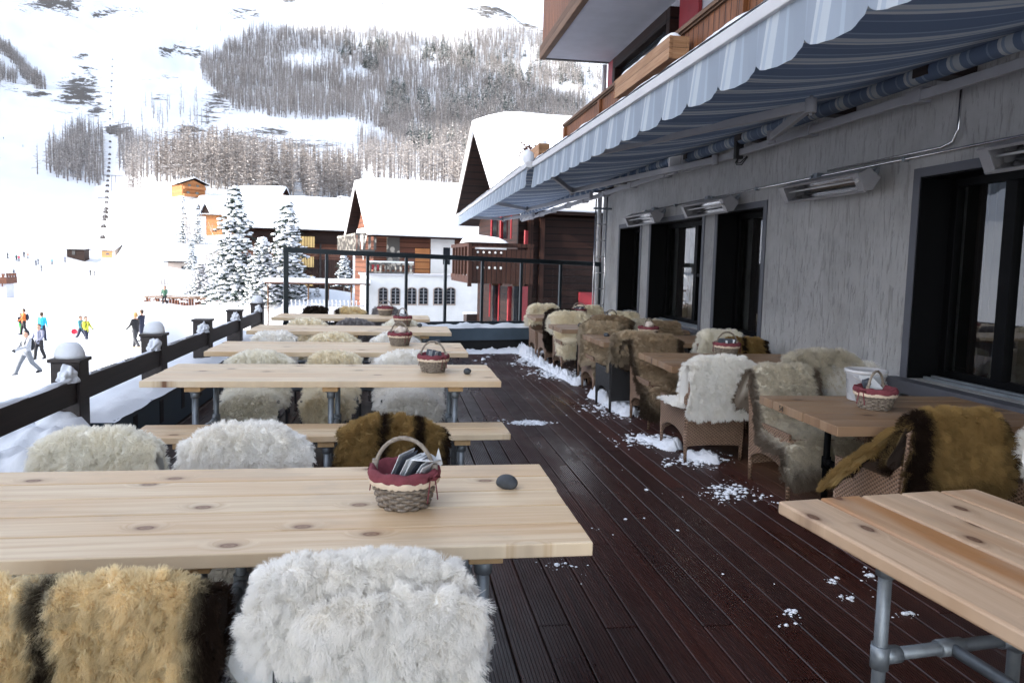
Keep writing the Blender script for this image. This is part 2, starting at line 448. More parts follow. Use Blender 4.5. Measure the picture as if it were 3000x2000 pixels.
# ------------------------------------------------------------------ terrace deck
DX0, DX1, DY0, DY1 = -2.42, 4.12, -1.6, 13.6
b = MB(); W_ = .1445; gap = .0055; ng = 9
prof = []
for i in range(ng):
    u0 = -W_/2+.004+(W_-.008)*i/ng; du = (W_-.008)/ng
    prof += [(u0, 0), (u0+du*.52, 0), (u0+du*.66, -.0042), (u0+du*.90, -.0042)]
prof += [(W_/2-.004, 0), (W_/2, -.004), (W_/2, -.026)]
prof = [(-W_/2, -.026), (-W_/2, -.004)]+prof
x = DX0; k = 0
while x < DX1:
    y = DY0
    cuts = [DY0]+sorted(rnd.uniform(DY0+1, DY1-1) for _ in range(3))+[DY1]
    for a, c_ in zip(cuts, cuts[1:]):
        n = len(prof); dz = rnd.uniform(-.0012, .0012)
        vs = [(x+p, a+.003, q+dz) for p, q in prof]+[(x+p, c_-.003, q+dz) for p, q in prof]
        b.add(vs, [(i, i+1, n+i+1, n+i) for i in range(n-1)]+[tuple(range(n))[::-1], tuple(range(n, 2*n))])
    x += W_+gap
deck = tag(b.build('deck', M['deck'], fixn=False), 'wet dark brown ribbed hardwood terrace floor', 'deck', kind='structure')
b = MB(); b.bb(DX0-.1, DX1, DY0, DY1-.02, -.3, -.045)
tag(b.build('deck_base', M['black']), 'dark substructure under the terrace boards', 'deck base', kind='structure')

# ------------------------------------------------------------------ left railing (posts and one broad rail)
RX = -2.2
rail = empty('wooden_railing', (RX-.1, 5.2, 0), 0, 'dark stained timber railing with square capped posts on the valley side of the terrace', 'railing')
def local(o, root): o.location = -root.location; return o
posts_y = [2.0, 3.55, 5.2, 6.92, 8.6, 10.25, 11.88]
for i, y in enumerate(posts_y):
    b = MB(); top = .86-.004*i
    b.bb(RX-.19, RX, y-.08, y+.08, -.2, top)
    b.bb(RX-.205, RX+.015, y-.095, y+.095, top, top+.028)
    local(b.build('post', M['darktimber'], rail, .006), rail)
for y0, y1 in zip(posts_y, posts_y[1:]):
    b = MB(); b.bb(RX-.075, RX-.018, y0+.081, y1-.081, .565, .735)
    local(b.build('rail', M['darktimber'], rail, .006), rail)
# snow on it
def lump(name, c, r, sc, seed, jit=.28, sub=4, mat='snow', freq=1.6):
    b = MB(); b.ico(c, r, sub, 0, jit, seed, sc, True, freq)
    return b.build(name, M[mat])
lab = {2: 'tall snow dome capping the nearest railing post', 3: 'rounded snow cap on the second railing post', 6: 'snow dome on the far railing post beside the glass screen'}
for i, h in ((2, .115), (3, .115), (6, .13)):
    b = MB(); n = 20; pr = []
    for j in range(9):
        t = j/8; pr.append((.098*math.cos(t*PI/2)**.62+.0005, h*math.sin(t*PI/2)))
    b.lathe([(.09, -.002)]+pr, 24, sx=1, sy=.84)
    for q in range(len(b.v)):
        v = Vector(b.v[q]); d = mnoise.noise(v*11+Vector((i*5, 0, 0)))*.012; b.v[q] = tuple(v*(1+d*6) if v.z > .004 else v)
    o = b.build('snow_dome', M['snow'], loc=(RX-.095, posts_y[i], .888-.004*i))
    tag(o, lab[i], 'snow dome', 'snow domes on the railing posts')
for i, y, lb in ((2, 5.2, 'small wedge of snow leaning on the nearest railing post'), (3, 6.92, 'snow wedge clinging to the second railing post'), (4, 8.6, 'bit of snow lying on the rail at the third post'), (5, 10.25, 'snow wedge on the rail beside the fourth post'), (6, 11.88, 'snow lump on the rail below the far snow dome')):
    b = MB(); b.ico((0, 0, 0), .1, 4, 0, .5, i, (.55, .9, .85), True, 2.2)
    for q in range(len(b.v)):
        v = Vector(b.v[q]); v.z = max(v.z+.02, -.012)*(1-.5*sstep(0, -.12, v.y)); b.v[q] = tuple(v)
    tag(b.build('snow_wedge', M['snow'], loc=(RX-.05, y-.15, .735)), lb, 'snow wedge', 'snow wedges on the railing')
def snowstrip(name, pts, w, h, seed, mat='snow', seg=.06, wn=.35, kind='stuff', lab=None, gapp=0., cat='snow'):
    """irregular ridge of snow along a polyline"""
    b = MB(); P = [Vector(p) for p in pts]; L = [0]
    for p, q in zip(P, P[1:]): L.append(L[-1]+(q-p).length)
    n = max(2, int(L[-1]/seg)); m = 9 if wn < .5 else 17; vs = []
    for i in range(n+1):
        s_ = L[-1]*i/n; k = 0
        while k < len(P)-2 and s_ > L[k+1]: k += 1
        t = (s_-L[k])/(L[k+1]-L[k]); c = P[k].lerp(P[k+1], t); d = (P[k+1]-P[k]).normalized(); sd = d.cross(Vector((0, 0, 1))).normalized()
        A = 1+wn*2*fbm(s_*2.2, seed, 1, 3); H = h*max(0, (1+1.6*fbm(s_*3.1, seed+9, 2, 4))-gapp*(1+2*fbm(s_*1.1, seed+3, 5, 2)))
        if i in (0, n): A *= .4; H *= .2
        for j in range(m):
            u = -1+2*j/(m-1); zz = H*(1-abs(u)**2.4)*(1+.5*fbm(s_*9, u*2, seed, 3))*(1+1.6*fbm(s_*24, u*7, seed, 3) if wn > .5 else 1)
            off = u*w*.5*A+w*.25*fbm(s_*4+u, seed, 3, 3)
            vs.append(c+sd*off+Vector((0, 0, max(zz, 0)-.003)))
    fs = [(i*m+j, i*m+j+1, (i+1)*m+j+1, (i+1)*m+j) for i in range(n) for j in range(m-1)]
    b.add(vs, fs, 0, True); o = b.build(name, M[mat])
    return tag(o, lab, cat, kind=kind)
snowstrip('snow_on_rail', [(RX-.047, 2.1, .735), (RX-.047, 5.0, .735)], .055, .022, 3, lab='thin strip of snow along the near rail', seg=.04)
snowstrip('snow_on_rail', [(RX-.047, 5.3, .735), (RX-.047, 11.7, .735)], .05, .010, 5, lab='thin snow dusting along the far rails', seg=.05, gapp=.6)

# low planter edge inside the railing, snow on its top
pl = MB(); X1 = -2.06
pl.bb(-2.5, X1, 5.35, 11.9, .02, .385)
for y in np.arange(5.7, 11.6, .62): pl.bb(X1-.006, X1+.004, y, y+.1, .13, .34, 1)
tag(pl.build('edge_planter', [M['greybox'], M['black']], bevel=.008), 'low blue grey planter box with slots under the railing', 'planter')
def snowslab(name, x0, x1, y0, y1, z, h, seed, nx=14, ny=80, lab=None, ang=None):
    b = MB(); vs = []
    for j in range(ny+1):
        for i in range(nx+1):
            u, v = i/nx, j/ny; e = min(min(u, 1-u)*6, 1)*min(min(v, 1-v)*30, 1)
            xx = x0+(x1-x0)*u+.03*fbm(v*20, u*2, seed, 3)*(1 if 0 < i < nx else 2); yy = y0+(y1-y0)*v
            vs.append((xx, yy, z-.003+(h*(.7+1.1*fbm(xx*3, yy*3, seed, 4))+.02*fbm(xx*14, yy*14, seed, 3))*e))
    w = nx+1
    b.add(vs, [(j*w+i, j*w+i+1, (j+1)*w+i+1, (j+1)*w+i) for j in range(ny) for i in range(nx)], 0, True)
    return tag(b.build(name, M['snow']), lab, 'snow', kind='stuff')
snowslab('snow_on_planter', -2.62, X1+.02, 5.3, 11.9, .385, .05, 4, lab='bank of snow on the planter under the railing')
# snow heap left behind at the near railing
b = MB(); nx, ny = 26, 60; vs = []
for j in range(ny+1):
    for i in range(nx+1):
        u, v = i/nx, j/ny; x = -2.75+1.05*u; y = 2.3+2.95*v
        e = sstep(0, .5, 1-u)*sstep(0, .06, v)*sstep(0, .03, 1-v)
        h = (.20+.20*v**3+.30*fbm(x*2.3, y*2.3, 2, 4)+.16*abs(fbm(x*6, y*6, 7, 3)))
        vs.append((x, y, -.01+max(0, h*e*1.15)))
w = nx+1; b.add(vs, [(j*w+i, j*w+i+1, (j+1)*w+i+1, (j+1)*w+i) for j in range(ny) for i in range(nx)], 0, True)
tag(b.build('snow_heap', M['snow']), 'shovelled snow heap below the near rail', 'snow', kind='stuff')

# ------------------------------------------------------------------ glass wind screen across the end, on a planter box
SA, SB = Vector((-1.87, 12.0, 0)), Vector((4.07, 13.3, 0))
sd = (SB-SA).normalized(); sn = Vector((-sd.y, sd.x, 0)); sang = math.atan2(sd.y, sd.x); SL = (SB-SA).length
def on_screen(x, y=800):
    r = Vector(ray(x, y).tolist()); t = (SA-Vector((0, 0, EYE))).dot(sn)/r.dot(sn); p = Vector((0, 0, EYE))+r*t
    return (Vector((p.x, p.y, 0))-SA).dot(sd), p.z
scr = empty('glass_wind_screen', SA, sang, 'black framed glass wind screen across the far end of the terrace', 'wind screen')
ztop = lambda s: 1.765-(1.765-1.655)*s/SL
zb = .50
b = MB(); b.beam((-.03, 0, ztop(0)), (SL, 0, ztop(SL)), .06, .085); b.build('top_rail', M['blackmetal'], scr, .006)
b = MB(); b.beam((-.03, 0, zb), (SL-.9, 0, zb), .06, .06); b.build('bottom_rail', M['blackmetal'], scr, .006)
xs = [838, 957, 1077, 1190, 1305, 1413, 1527, 1642]
ss = [on_screen(q)[0] for q in xs]+[SL-.02]
for i, s_ in enumerate(ss):
    b = MB(); w = .085 if i == 0 else .05
    b.bb(s_-w/2, s_+w/2, -.03, .03, (.02 if i == 0 else zb-.05), ztop(s_)-.043); b.build('post', M['blackmetal'], scr, .005)
for a, c_ in zip(ss, ss[1:]):
    b = MB(); b.add([(a+.02, 0, zb), (c_-.02, 0, zb), (c_-.02, 0, ztop(c_)-.03), (a+.02, 0, ztop(a)-.03)], [(0, 1, 2, 3)]); b.build('pane', M['screen'], scr, fixn=False)
pl = MB()
def scr_box(b, s0, s1, n0, n1, z0, z1, mi=0):
    m = Matrix.Rotation(sang, 4, 'Z'); m.translation = SA
    st = len(b.v); b.bb(s0, s1, n0, n1, z0, z1, mi); b.xf(m, st)
scr_box(pl, 0.4, SL, -.30, .12, .20, .43); scr_box(pl, .4, SL, -.22, .1, .0, .199, 1)  # black lower block stands in for the shadow gap under the box
tag(pl.build('screen_planter', [M['greybox'], M['black']], bevel=.008), 'long blue grey planter box below the glass screen', 'planter')
snowstrip('snow_on_screen_planter', [SA+sd*.5+sn*-.17+Vector((0, 0, .43)), SA+sd*(SL-.1)+sn*-.17+Vector((0, 0, .43))], .26, .07, 8, lab='snow lying on the planter under the glass screen')
snowstrip('snow_drift', [SA+sd*1.2+sn*-.46, SA+sd*3.6+sn*-.5, SA+sd*4.9+sn*-.6], .3, .05, 12, mat='slush', lab='snow drift on the boards in front of the screen planter', seg=.05, wn=.6)
# ------------------------------------------------------------------ tables and benches of pine planks on pipe legs
def plank_top(length, width, th, n, gapw=.007, seed=0, crack=True):
    """planks run along local X, centred; top at z=0"""
    b = MB(); r = random.Random(seed); pw = (width-gapw*(n-1))/n; y = -width/2
    for i in range(n):
        e0, e1 = r.uniform(-.004, .004), r.uniform(-.004, .004); dz = r.uniform(-.0012, .0012)
        b.bb(-length/2+e0, length/2+e1, y, y+pw, -th+dz, dz); y += pw+gapw
    return b
def pipe_leg(b, x, y, top, h=None):
    b.tube([(x, y, 0), (x, y, top)], .0215, 14)
    b.tube([(x, y, top-.055), (x, y, top)], .030, 14); b.tube([(x, y, top-.012), (x, y, top)], .043, 14)
    b.tube([(x, y, 0), (x, y, .012)], .045, 14)
def make_table(name, length, width, n, mat, legs_x, inset=.13, height=.75, th=.045, seed=0, cross=True, block='block', side=None, gapw=.007, bev=.004):
    root = empty(name)
    o = plank_top(length, width, th, n, gapw, seed=seed).build('tabletop', M[mat], root, bev); o.location = (0, 0, height)
    for lx in legs_x:
        b = MB(); b.bb(lx-.055, lx+.055, -width/2+inset-.07, width/2-inset+.07, height-th-.042, height-th-.001); b.build('batten', M[block], root, .003)
        for sy in (-1, 1):
            b = MB(); pipe_leg(b, lx, sy*(width/2-inset), height-th-.043); b.build('leg', M['galv'], root)
        if cross:
            b = MB(); yy = width/2-inset
            b.tube([(lx, -yy+.022, .32), (lx, yy-.022, .32)], .0215, 12)
            for sy in (-1, 1):
                b.tube([(lx, sy*(yy-.075), .32), (lx, sy*(yy-.015), .32)], .029, 12); b.tube([(lx, sy*yy, .28), (lx, sy*yy, .36)], .030, 12)
            b.tube([(lx, -.05, .32), (lx, .05, .32)], .029, 12)
            b.build('stretcher', M['galv'], root)
    b = MB()
    if cross: b.tube([(min(legs_x), 0, .32), (max(legs_x), 0, .32)], .0215, 12); b.build('long_stretcher', M['galv'], root)
    return root
TB = [(-.55, 2.46, .845, 2.50, 'long pale pine table nearest the camera'), (-.48, 5.37, .83, 2.53, 'second long pale pine table from the camera'),
      (-.52, 6.95, .82, 2.45, 'third pale pine table along the railing'), (-.53, 8.85, .80, 2.46, 'fourth pale pine table along the railing'),
      (-.64, 10.78, .80, 2.34, 'last pale pine table, in front of the glass screen')]
tables = []
for i, (cx, cy, wd, ln, lb) in enumerate(TB):
    if i == 0: cx, ln = -.62, 2.50
    t = make_table('pine_table', ln, wd, 5, 'pine', [-ln/2+.33, .02, ln/2-.33], seed=i)
    t.location = (cx, cy, 0); t.rotation_euler = (0, 0, R(-.3 if i else -.4))
    tag(t, lb, 'table', 'pine tables along the railing'); tables.append(t)
# bench on the camera side of the second table
bench = make_table('pine_bench', 2.5, .36, 2, 'pine', [-.92, .0, .92], inset=.1, height=.45, th=.042, seed=21, cross=False)
bench.location = (-.45, 4.75, 0); tag(bench, 'pale pine plank bench on pipe legs in front of the second table', 'bench')

# ------------------------------------------------------------------ wicker menu baskets
def make_basket(kind=0, seed=0):
    root = empty('menu_basket'); r = random.Random(seed)
    b = MB(); H0, H1 = .0, .125; n = 44
    def rad(t): return .082+.034*t**.8
    rows = 9
    for j in range(rows):               # woven rows, weaving in and out of the stakes
        z = .006+j*(.098-.006)/(rows-1); t = z/H1; pts = []
        for k in range(n):
            a = 2*PI*k/n; ph = (k//2+j) % 2
            rr = rad(t)+(.0055 if ph else -.0045)
            pts.append((rr*math.cos(a), rr*math.sin(a), z+.0012*math.sin(a*7+j)))
        b.tube(pts, .0066, 6, close=True)
    for k in range(n//2):
        a = 2*PI*(k*2+.5)/n; b.tube([(rad(z/H1)*math.cos(a), rad(z/H1)*math.sin(a), z) for z in (0, .04, .08, .100)], .0035, 5)
    b.lathe([(.0, .004), (.080, .004), (.082, .0), (.0, 0.0)], 30)
    b.build('wickerwork', M['willow'], root)
    b = MB(); pts = []
    for k in range(17):                  # arched handle across the x axis
        t = PI*k/16; pts.append((.112*math.cos(t), 0, .105+.135*math.sin(t)))
    b.tube(pts, .0075, 10)
    for s_ in (0, .35, .7): b.tube([Vector(p)+Vector((0, .006*math.sin(i*1.3+s_*9), .006*math.cos(i*1.3+s_*9))) for i, p in enumerate(pts)], .0035, 6)
    for sx in (-1, 1): b.tube([(sx*.114, 0, .105), (sx*.112, 0, .155)], .0115, 8)
    b.build('handle', M['willow'], root)
    # cloth lining folded over the rim
    b = MB(); vs = []; m = 72; pr = [(.090, .045), (.098, .10), (.106, .130), (.115, .141), (.125, .137), (.130, .122), (.128, .106)]
    for q, (rr, z) in enumerate(pr):
        for k in range(m):
            a = 2*PI*k/m; f = 1+.012*math.sin(a*17+q)+.02*mnoise.noise(Vector((math.cos(a)*3, math.sin(a)*3, q*.4+seed)))
            vs.append((rr*f*math.cos(a), rr*f*math.sin(a), z+.003*math.sin(a*9+q)))
    fs = [(q*m+k, q*m+(k+1) % m, (q+1)*m+(k+1) % m, (q+1)*m+k) for q in range(len(pr)-1) for k in range(m)]
    b.add(vs, fs, 0, True); b.build('lining', M['burgundy'], root)
    b = MB(); vs = []; pr = [(.127, .110), (.1285, .102), (.127, .094), (.1255, .088)]
    for q, (rr, z) in enumerate(pr):
        for k in range(m):
            a = 2*PI*k/m; f = 1+.01*math.sin(a*23+q); vs.append((rr*f*math.cos(a), rr*f*math.sin(a), z+(.003*math.sin(a*31) if q == 3 else 0)))
    fs = [(q*m+k, q*m+(k+1) % m, (q+1)*m+(k+1) % m, (q+1)*m+k) for q in range(len(pr)-1) for k in range(m)]
    b.add(vs, fs, 0, True); b.build('trim_band', M['cream'], root)
    for a0 in (R(-22), R(165)):          # ribbon bows with two hanging ends each
        b = MB(); ca, sa = math.cos(a0), math.sin(a0)
        for d in (-.012, .014):
            b.beam((.129*ca-d*sa, .129*sa+d*ca, .118), (.130*ca-d*2.2*sa, .130*sa+d*2.2*ca, .035), .006, .0025)
            b.tube([(.127*ca, .127*sa, .120), (.134*ca-d*1.6*sa, .134*sa+d*1.6*ca, .132), (.134*ca-d*2.6*sa, .134*sa+d*2.6*ca, .116), (.127*ca, .127*sa, .118)], .004, 6)
        b.build('ribbon', M['burgundy'], root)
    def card(x, y, lean, yaw, w, h, mat, nm='menu_card', z=.05, th=.0018):
        b = MB(); b.box((0, 0, h/2), (th, w, h)); o = b.build(nm, mat if isinstance(mat, list) else M[mat], root)
        o.location = (x, y, z); o.rotation_euler = (0, R(lean), R(yaw)); return o
    if kind == 0:
        for k in range(7): card(-.048+k*.0135+r.uniform(-.002, .002), -.02+r.uniform(-.01, .01), 24+k*1.5, r.uniform(-16, -6), .105, .165-.005*k, 'ink' if k % 3 == 1 else 'paper')
        b = MB(); vs = [(.0, -.06, 0), (.01, .07, 0), (.045, -.07, .115), (.06, .065, .11), (.105, -.055, .11), (.125, .05, .085)]
        b.add(vs, [(0, 1, 3, 2), (2, 3, 5, 4)], 0, True); b.add([(.095, .03, .05), (.125, .055, .07), (.112, .045, .13)], [(0, 1, 2)])
        o = b.build('napkin', M['paper'], root); o.location = (0, 0, .07)
        so = o.modifiers.new('Solid', 'SOLIDIFY'); so.thickness = .003
    elif kind == 1:
        for k in range(5): card(-.04+k*.02, r.uniform(-.015, .015), r.uniform(-8, 20), 0 if k % 2 else 70, .10, .12+r.uniform(-.01, .01), 'paper' if k % 2 else 'ink')
    elif kind == 2:
        b = MB(); b.ico((.01, 0, .150), .062, 3, 0, .35, 5, (.95, .8, .8)); b.build('napkin', M['kraft'], root)
    elif kind == 3:
        b = MB()
        for k in range(26): a = r.uniform(0, 2*PI); q = r.uniform(0, .085); b.ico((q*math.cos(a), q*math.sin(a), .135+r.uniform(-.01, .018)), .014, 1, 0, .4, k)
        b.build('filling', M['burgundy'], root)
    else:
        card(.015, 0, 62, 60, .085, .13, 'paper', z=.125, th=.012)
        b = MB(); b.ico((-.06, .03, .165), .03, 2, 0, .9, 3, (1, .8, 1)); b.build('clip', M['ink'], root)
    return root
bl = [(.040, 2.42, 0, 20, 'open basket of menu cards and napkin on the nearest table, red lining folded over'), (.305, 5.42, 1, 10, 'menu basket with white cards on the second table'),
      (.05, 7.12, 2, 5, 'menu basket holding a pale folded napkin on the third table'), (.10, 9.25, 1, -12, 'menu basket on the fourth table, its lining wide and red'), (-.16, 11.05, 3, 30, 'low basket heaped with red filling on the last table')]
for i, (x, y, k, rz, lb) in enumerate(bl):
    o = make_basket(k, i); o.location = (x, y, .7505); o.rotation_euler = (0, 0, R(rz-40)); tag(o, lb, 'basket', 'wicker menu baskets on the tables')
    if i == 4: [setattr(c, 'hide_render', False) for c in o.children]
for i, (x, y, s_, lb) in enumerate([(.442, 2.56, .036, 'smooth dark grey pebble beside the basket on the nearest table'), (.565, 5.28, .030, 'faceted grey stone near the end of the second table'), (.452, 7.26, .030, 'dark grey stone on the third table'),
                                (.327, 9.13, .032, 'dark stone lying on the fourth table'), (.02, 10.75, .03, 'dark stone on the last table behind its basket')]):
    b = MB(); b.ico((0, 0, 0), s_, 4, 0, .30, i+4, (1.12, .85, .82), True, .8)
    mz = min(v[2] for v in b.v); b.v = [(p[0], p[1], max(p[2]-mz-.004, 0)) for p in b.v]
    tag(b.build('pebble', M['stone'], loc=(x, y, .7505)), lb, 'stone', 'grey stones on the tables')

# ------------------------------------------------------------------ sheepskins
PAL = {'white': ((.96, .955, .94), (.95, .93, .89)), 'cream': ((.94, .90, .79), (.90, .84, .70)), 'ivory': ((.95, .935, .88), (.92, .89, .80)),
       'grey': ((.26, .24, .25), (.44, .42, .42)), 'dark': ((.030, .022, .018), (.055, .038, .028)), 'yellow': ((.95, .86, .64), (.68, .55, .31)),
       'beige': ((.54, .43, .31), (.42, .32, .21)), 'sand': ((.68, .58, .44), (.56, .46, .33)), 'tan': ((.54, .38, .16), (.28, .18, .07)), 'greycream': ((.66, .61, .51), (.74, .70, .61))}
DARKB = (.030, .018, .012)
def fleece(name, label, group, chair_w, path, wfun, wool, n, loc, rz, pal='white', stripes=(), seed=0, rad=.0016, lock=.035, skew=0., sag=1.0, edge_dark=0., edgecol=DARKB, sx0=0., pts=5, CL=.26, ew=(.66, .86), rag=.10, wob=.2):
    """sheepskin lying over a chair: path = (y,z) line over the back and seat, wfun(v) = half width"""
    P = [Vector((0, *p)) for p in path]
    # smooth path
    for _ in range(2):
        Q = [P[0]]
        for a, c in zip(P, P[1:]): Q += [a.lerp(c, .25), a.lerp(c, .75)]
        P = Q+[P[-1]]
    L = [0]
    for a, c in zip(P, P[1:]): L.append(L[-1]+(c-a).length)
    nu, nv = 36, max(24, int(L[-1]/.03)); hw = chair_w/2
    V = np.zeros((nv+1, nu+1, 3))
    for i in range(nu+1):
        u = -1+2*i/nu
        lo = rag*(.9*abs(u)**5+1.1*max(0, fbm(u*2.1, seed*1.3, 6, 3))); hi_ = 1-rag*(.8*abs(u)**5+1.0*max(0, fbm(u*2.3, seed*1.9, 8, 3)))
        for j in range(nv+1):
            v = lo+(hi_-lo)*j/nv; s_ = L[-1]*v
            k = 0
            while k < len(P)-2 and s_ > L[k+1]: k += 1
            t = (s_-L[k])/max(1e-9, L[k+1]-L[k]); c = P[k].lerp(P[k+1], t); d = (P[k+1]-P[k]).normalized()
            nn = Vector((0, d.z, -d.y))
            if nn.z < 0 and abs(nn.z) > .5: nn = -nn
            w = wfun(v)*(1+.14*fbm(v*3, seed*1.7, 0, 3))
            wl = w*(1+wob*fbm(v*4, seed+(5 if u > 0 else 9), 2, 3)); x = u*wl+skew*(v-.4)+sx0
            ov = max(0, abs(x)-hw)
            fall = sag*(ov**1.25)*1.25
            p = c.copy(); up = 1-abs(d.z)            # on flat runs the sides drop, on upright runs they curl back
            p.x = math.copysign(min(abs(x), hw+ov*(.72 if sag else 1)), x)
            p.z -= fall*(.45+.55*up)
            p += nn*(.020*fbm(u*2.2+seed, v*5, seed, 3)+.016*fbm(x*14+seed, s_*14, seed, 2))
            V[j, i] = p
    vs = V.reshape(-1, 3); w1 = nu+1
    fs = [(j*w1+i, j*w1+i+1, (j+1)*w1+i+1, (j+1)*w1+i) for j in range(nv) for i in range(nu)]
    b = MB(); b.add([tuple(q) for q in vs], fs, 0, True); o = b.build(name, M['hide'], fixn=False)
    me = o.data
    base, alt = PAL[pal]
    def colour(u, v):
        m_ = .5+.9*fbm(u*3+seed, v*4, 4, 3); c = np.array(base)*(1-m_)+np.array(alt)*m_ if True else base
        c = np.clip(c, 0, 1)
        dk = 0
        for (u0, wd) in stripes: dk = max(dk, 1-sstep(wd*.55, wd*1.1, abs(u-u0+.05*fbm(v*6, u0*9, seed, 3))))
        if edge_dark:
            e = max(abs(u), abs(v*2-1)*.97); dk = max(dk, edge_dark*sstep(ew[0], ew[1], e+.16*fbm(u*3, v*3, seed+2, 3)))
        return c*(1-dk)+np.array(edgecol)*dk
    ca = me.color_attributes.new('tint', 'FLOAT_COLOR', 'POINT'); cc = np.ones((len(vs), 4))
    for j in range(nv+1):
        for i in range(nu+1): cc[j*w1+i, :3] = colour(-1+2*i/nu, j/nv)
    CG = cc[:, :3].reshape(nv+1, nu+1, 3).copy(); cc[:, :3] *= .95
    ca.data.foreach_set('color', cc.ravel())
    # wool
    r = np.random.default_rng(seed+100)
    A = V[:-1, :-1]; B = V[:-1, 1:]; C_ = V[1:, :-1]; D = V[1:, 1:]
    nrm = np.cross(B-A, C_-A); ar = np.linalg.norm(nrm, axis=2); nrm = nrm/np.maximum(ar, 1e-12)[..., None]
    # outward side: away from the chair's inside (below/behind the path)
    cen = np.array([0, -.22, .30]); mid = (A+D)/2
    if np.mean(np.sum(nrm*(mid-cen), axis=2)*ar) < 0: nrm = -nrm
    # smooth normals to corners
    NV = np.zeros_like(V)
    for dj in (0, 1):
        for di in (0, 1): NV[dj:nv+dj, di:nu+di] += nrm
    NV /= np.maximum(np.linalg.norm(NV, axis=2), 1e-9)[..., None]
    pr = ar.ravel()/ar.sum(); idx = r.choice(len(pr), n, p=pr); jj, ii = idx//nu, idx % nu; fu, fv = r.random(n)[:, None], r.random(n)[:, None]
    def bil(G): return (G[jj, ii]*(1-fu)+G[jj, ii+1]*fu)*(1-fv)+(G[jj+1, ii]*(1-fu)+G[jj+1, ii+1]*fu)*fv
    pos = bil(V); nr = bil(NV); uu = (ii+fu[:, 0])/nu*2-1; vv = (jj+fv[:, 0])/nv
    tu = bil(np.gradient(V, axis=1)); tu /= np.maximum(np.linalg.norm(tu, axis=1), 1e-9)[:, None]
    tv = bil(np.gradient(V, axis=0)); tv /= np.maximum(np.linalg.norm(tv, axis=1), 1e-9)[:, None]
    # lock centres
    nl = max(60, int(ar.sum()/(lock*lock))); li = r.choice(n, min(nl, n), replace=False)
    kd = KDTree(len(li))
    for q, t_ in enumerate(li): kd.insert(Vector(pos[t_]), q)
    kd.balance()
    near = np.array([kd.find(Vector(pos[q]))[1] for q in range(n)]); ctr = pos[li][near]
    ldir = r.normal(size=(len(li), 3))*.34; lrnd = r.random(len(li))[near]
    eu = np.sign(uu)*np.clip((np.abs(uu)-.80)/.2, 0, 1); ev = np.sign(vv-.5)*np.clip((np.abs(vv*2-1)-.86)/.14, 0, 1)
    dirv = nr+ldir[near]+np.array([0, 0, -.12])+tu*(eu*1.5)[:, None]+tv*(ev*1.4)[:, None]+r.normal(size=(n, 3))*.24
    dirv /= np.linalg.norm(dirv, axis=1)[:, None]
    ln = wool*(.62+.5*lrnd+.22*r.random(n))
    side = np.cross(dirv, r.normal(size=(n, 3))); side /= np.maximum(np.linalg.norm(side, axis=1), 1e-9)[:, None]
    T = np.linspace(0, 1, pts); PTS = np.zeros((n, pts, 3)); RD = np.zeros((n, pts))
    tip = (ctr-pos)
    for q, t in enumerate(T):
        p = pos+dirv*(ln*t)[:, None]+tip*(CL*t**1.3)+side*(ln*.10*math.sin(t*5.2))[:, None]*(.4+lrnd)[:, None]
        p[:, 2] -= ln*.18*t*t
        PTS[:, q] = p; RD[:, q] = rad*(1-.72*t**1.6)
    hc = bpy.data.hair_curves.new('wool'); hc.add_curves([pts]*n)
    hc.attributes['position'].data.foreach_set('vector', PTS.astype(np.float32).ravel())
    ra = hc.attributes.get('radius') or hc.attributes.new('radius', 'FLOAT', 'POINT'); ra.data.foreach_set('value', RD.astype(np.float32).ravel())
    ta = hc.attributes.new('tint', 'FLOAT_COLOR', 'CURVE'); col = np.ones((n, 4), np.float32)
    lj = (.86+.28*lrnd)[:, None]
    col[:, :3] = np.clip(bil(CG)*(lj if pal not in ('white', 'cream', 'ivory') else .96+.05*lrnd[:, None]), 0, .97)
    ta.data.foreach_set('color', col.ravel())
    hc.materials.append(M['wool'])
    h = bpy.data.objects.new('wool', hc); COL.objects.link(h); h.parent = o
    o.location = loc; o.rotation_euler = (0, 0, rz)
    return tag(o, label, 'sheepskin', group) if label else o
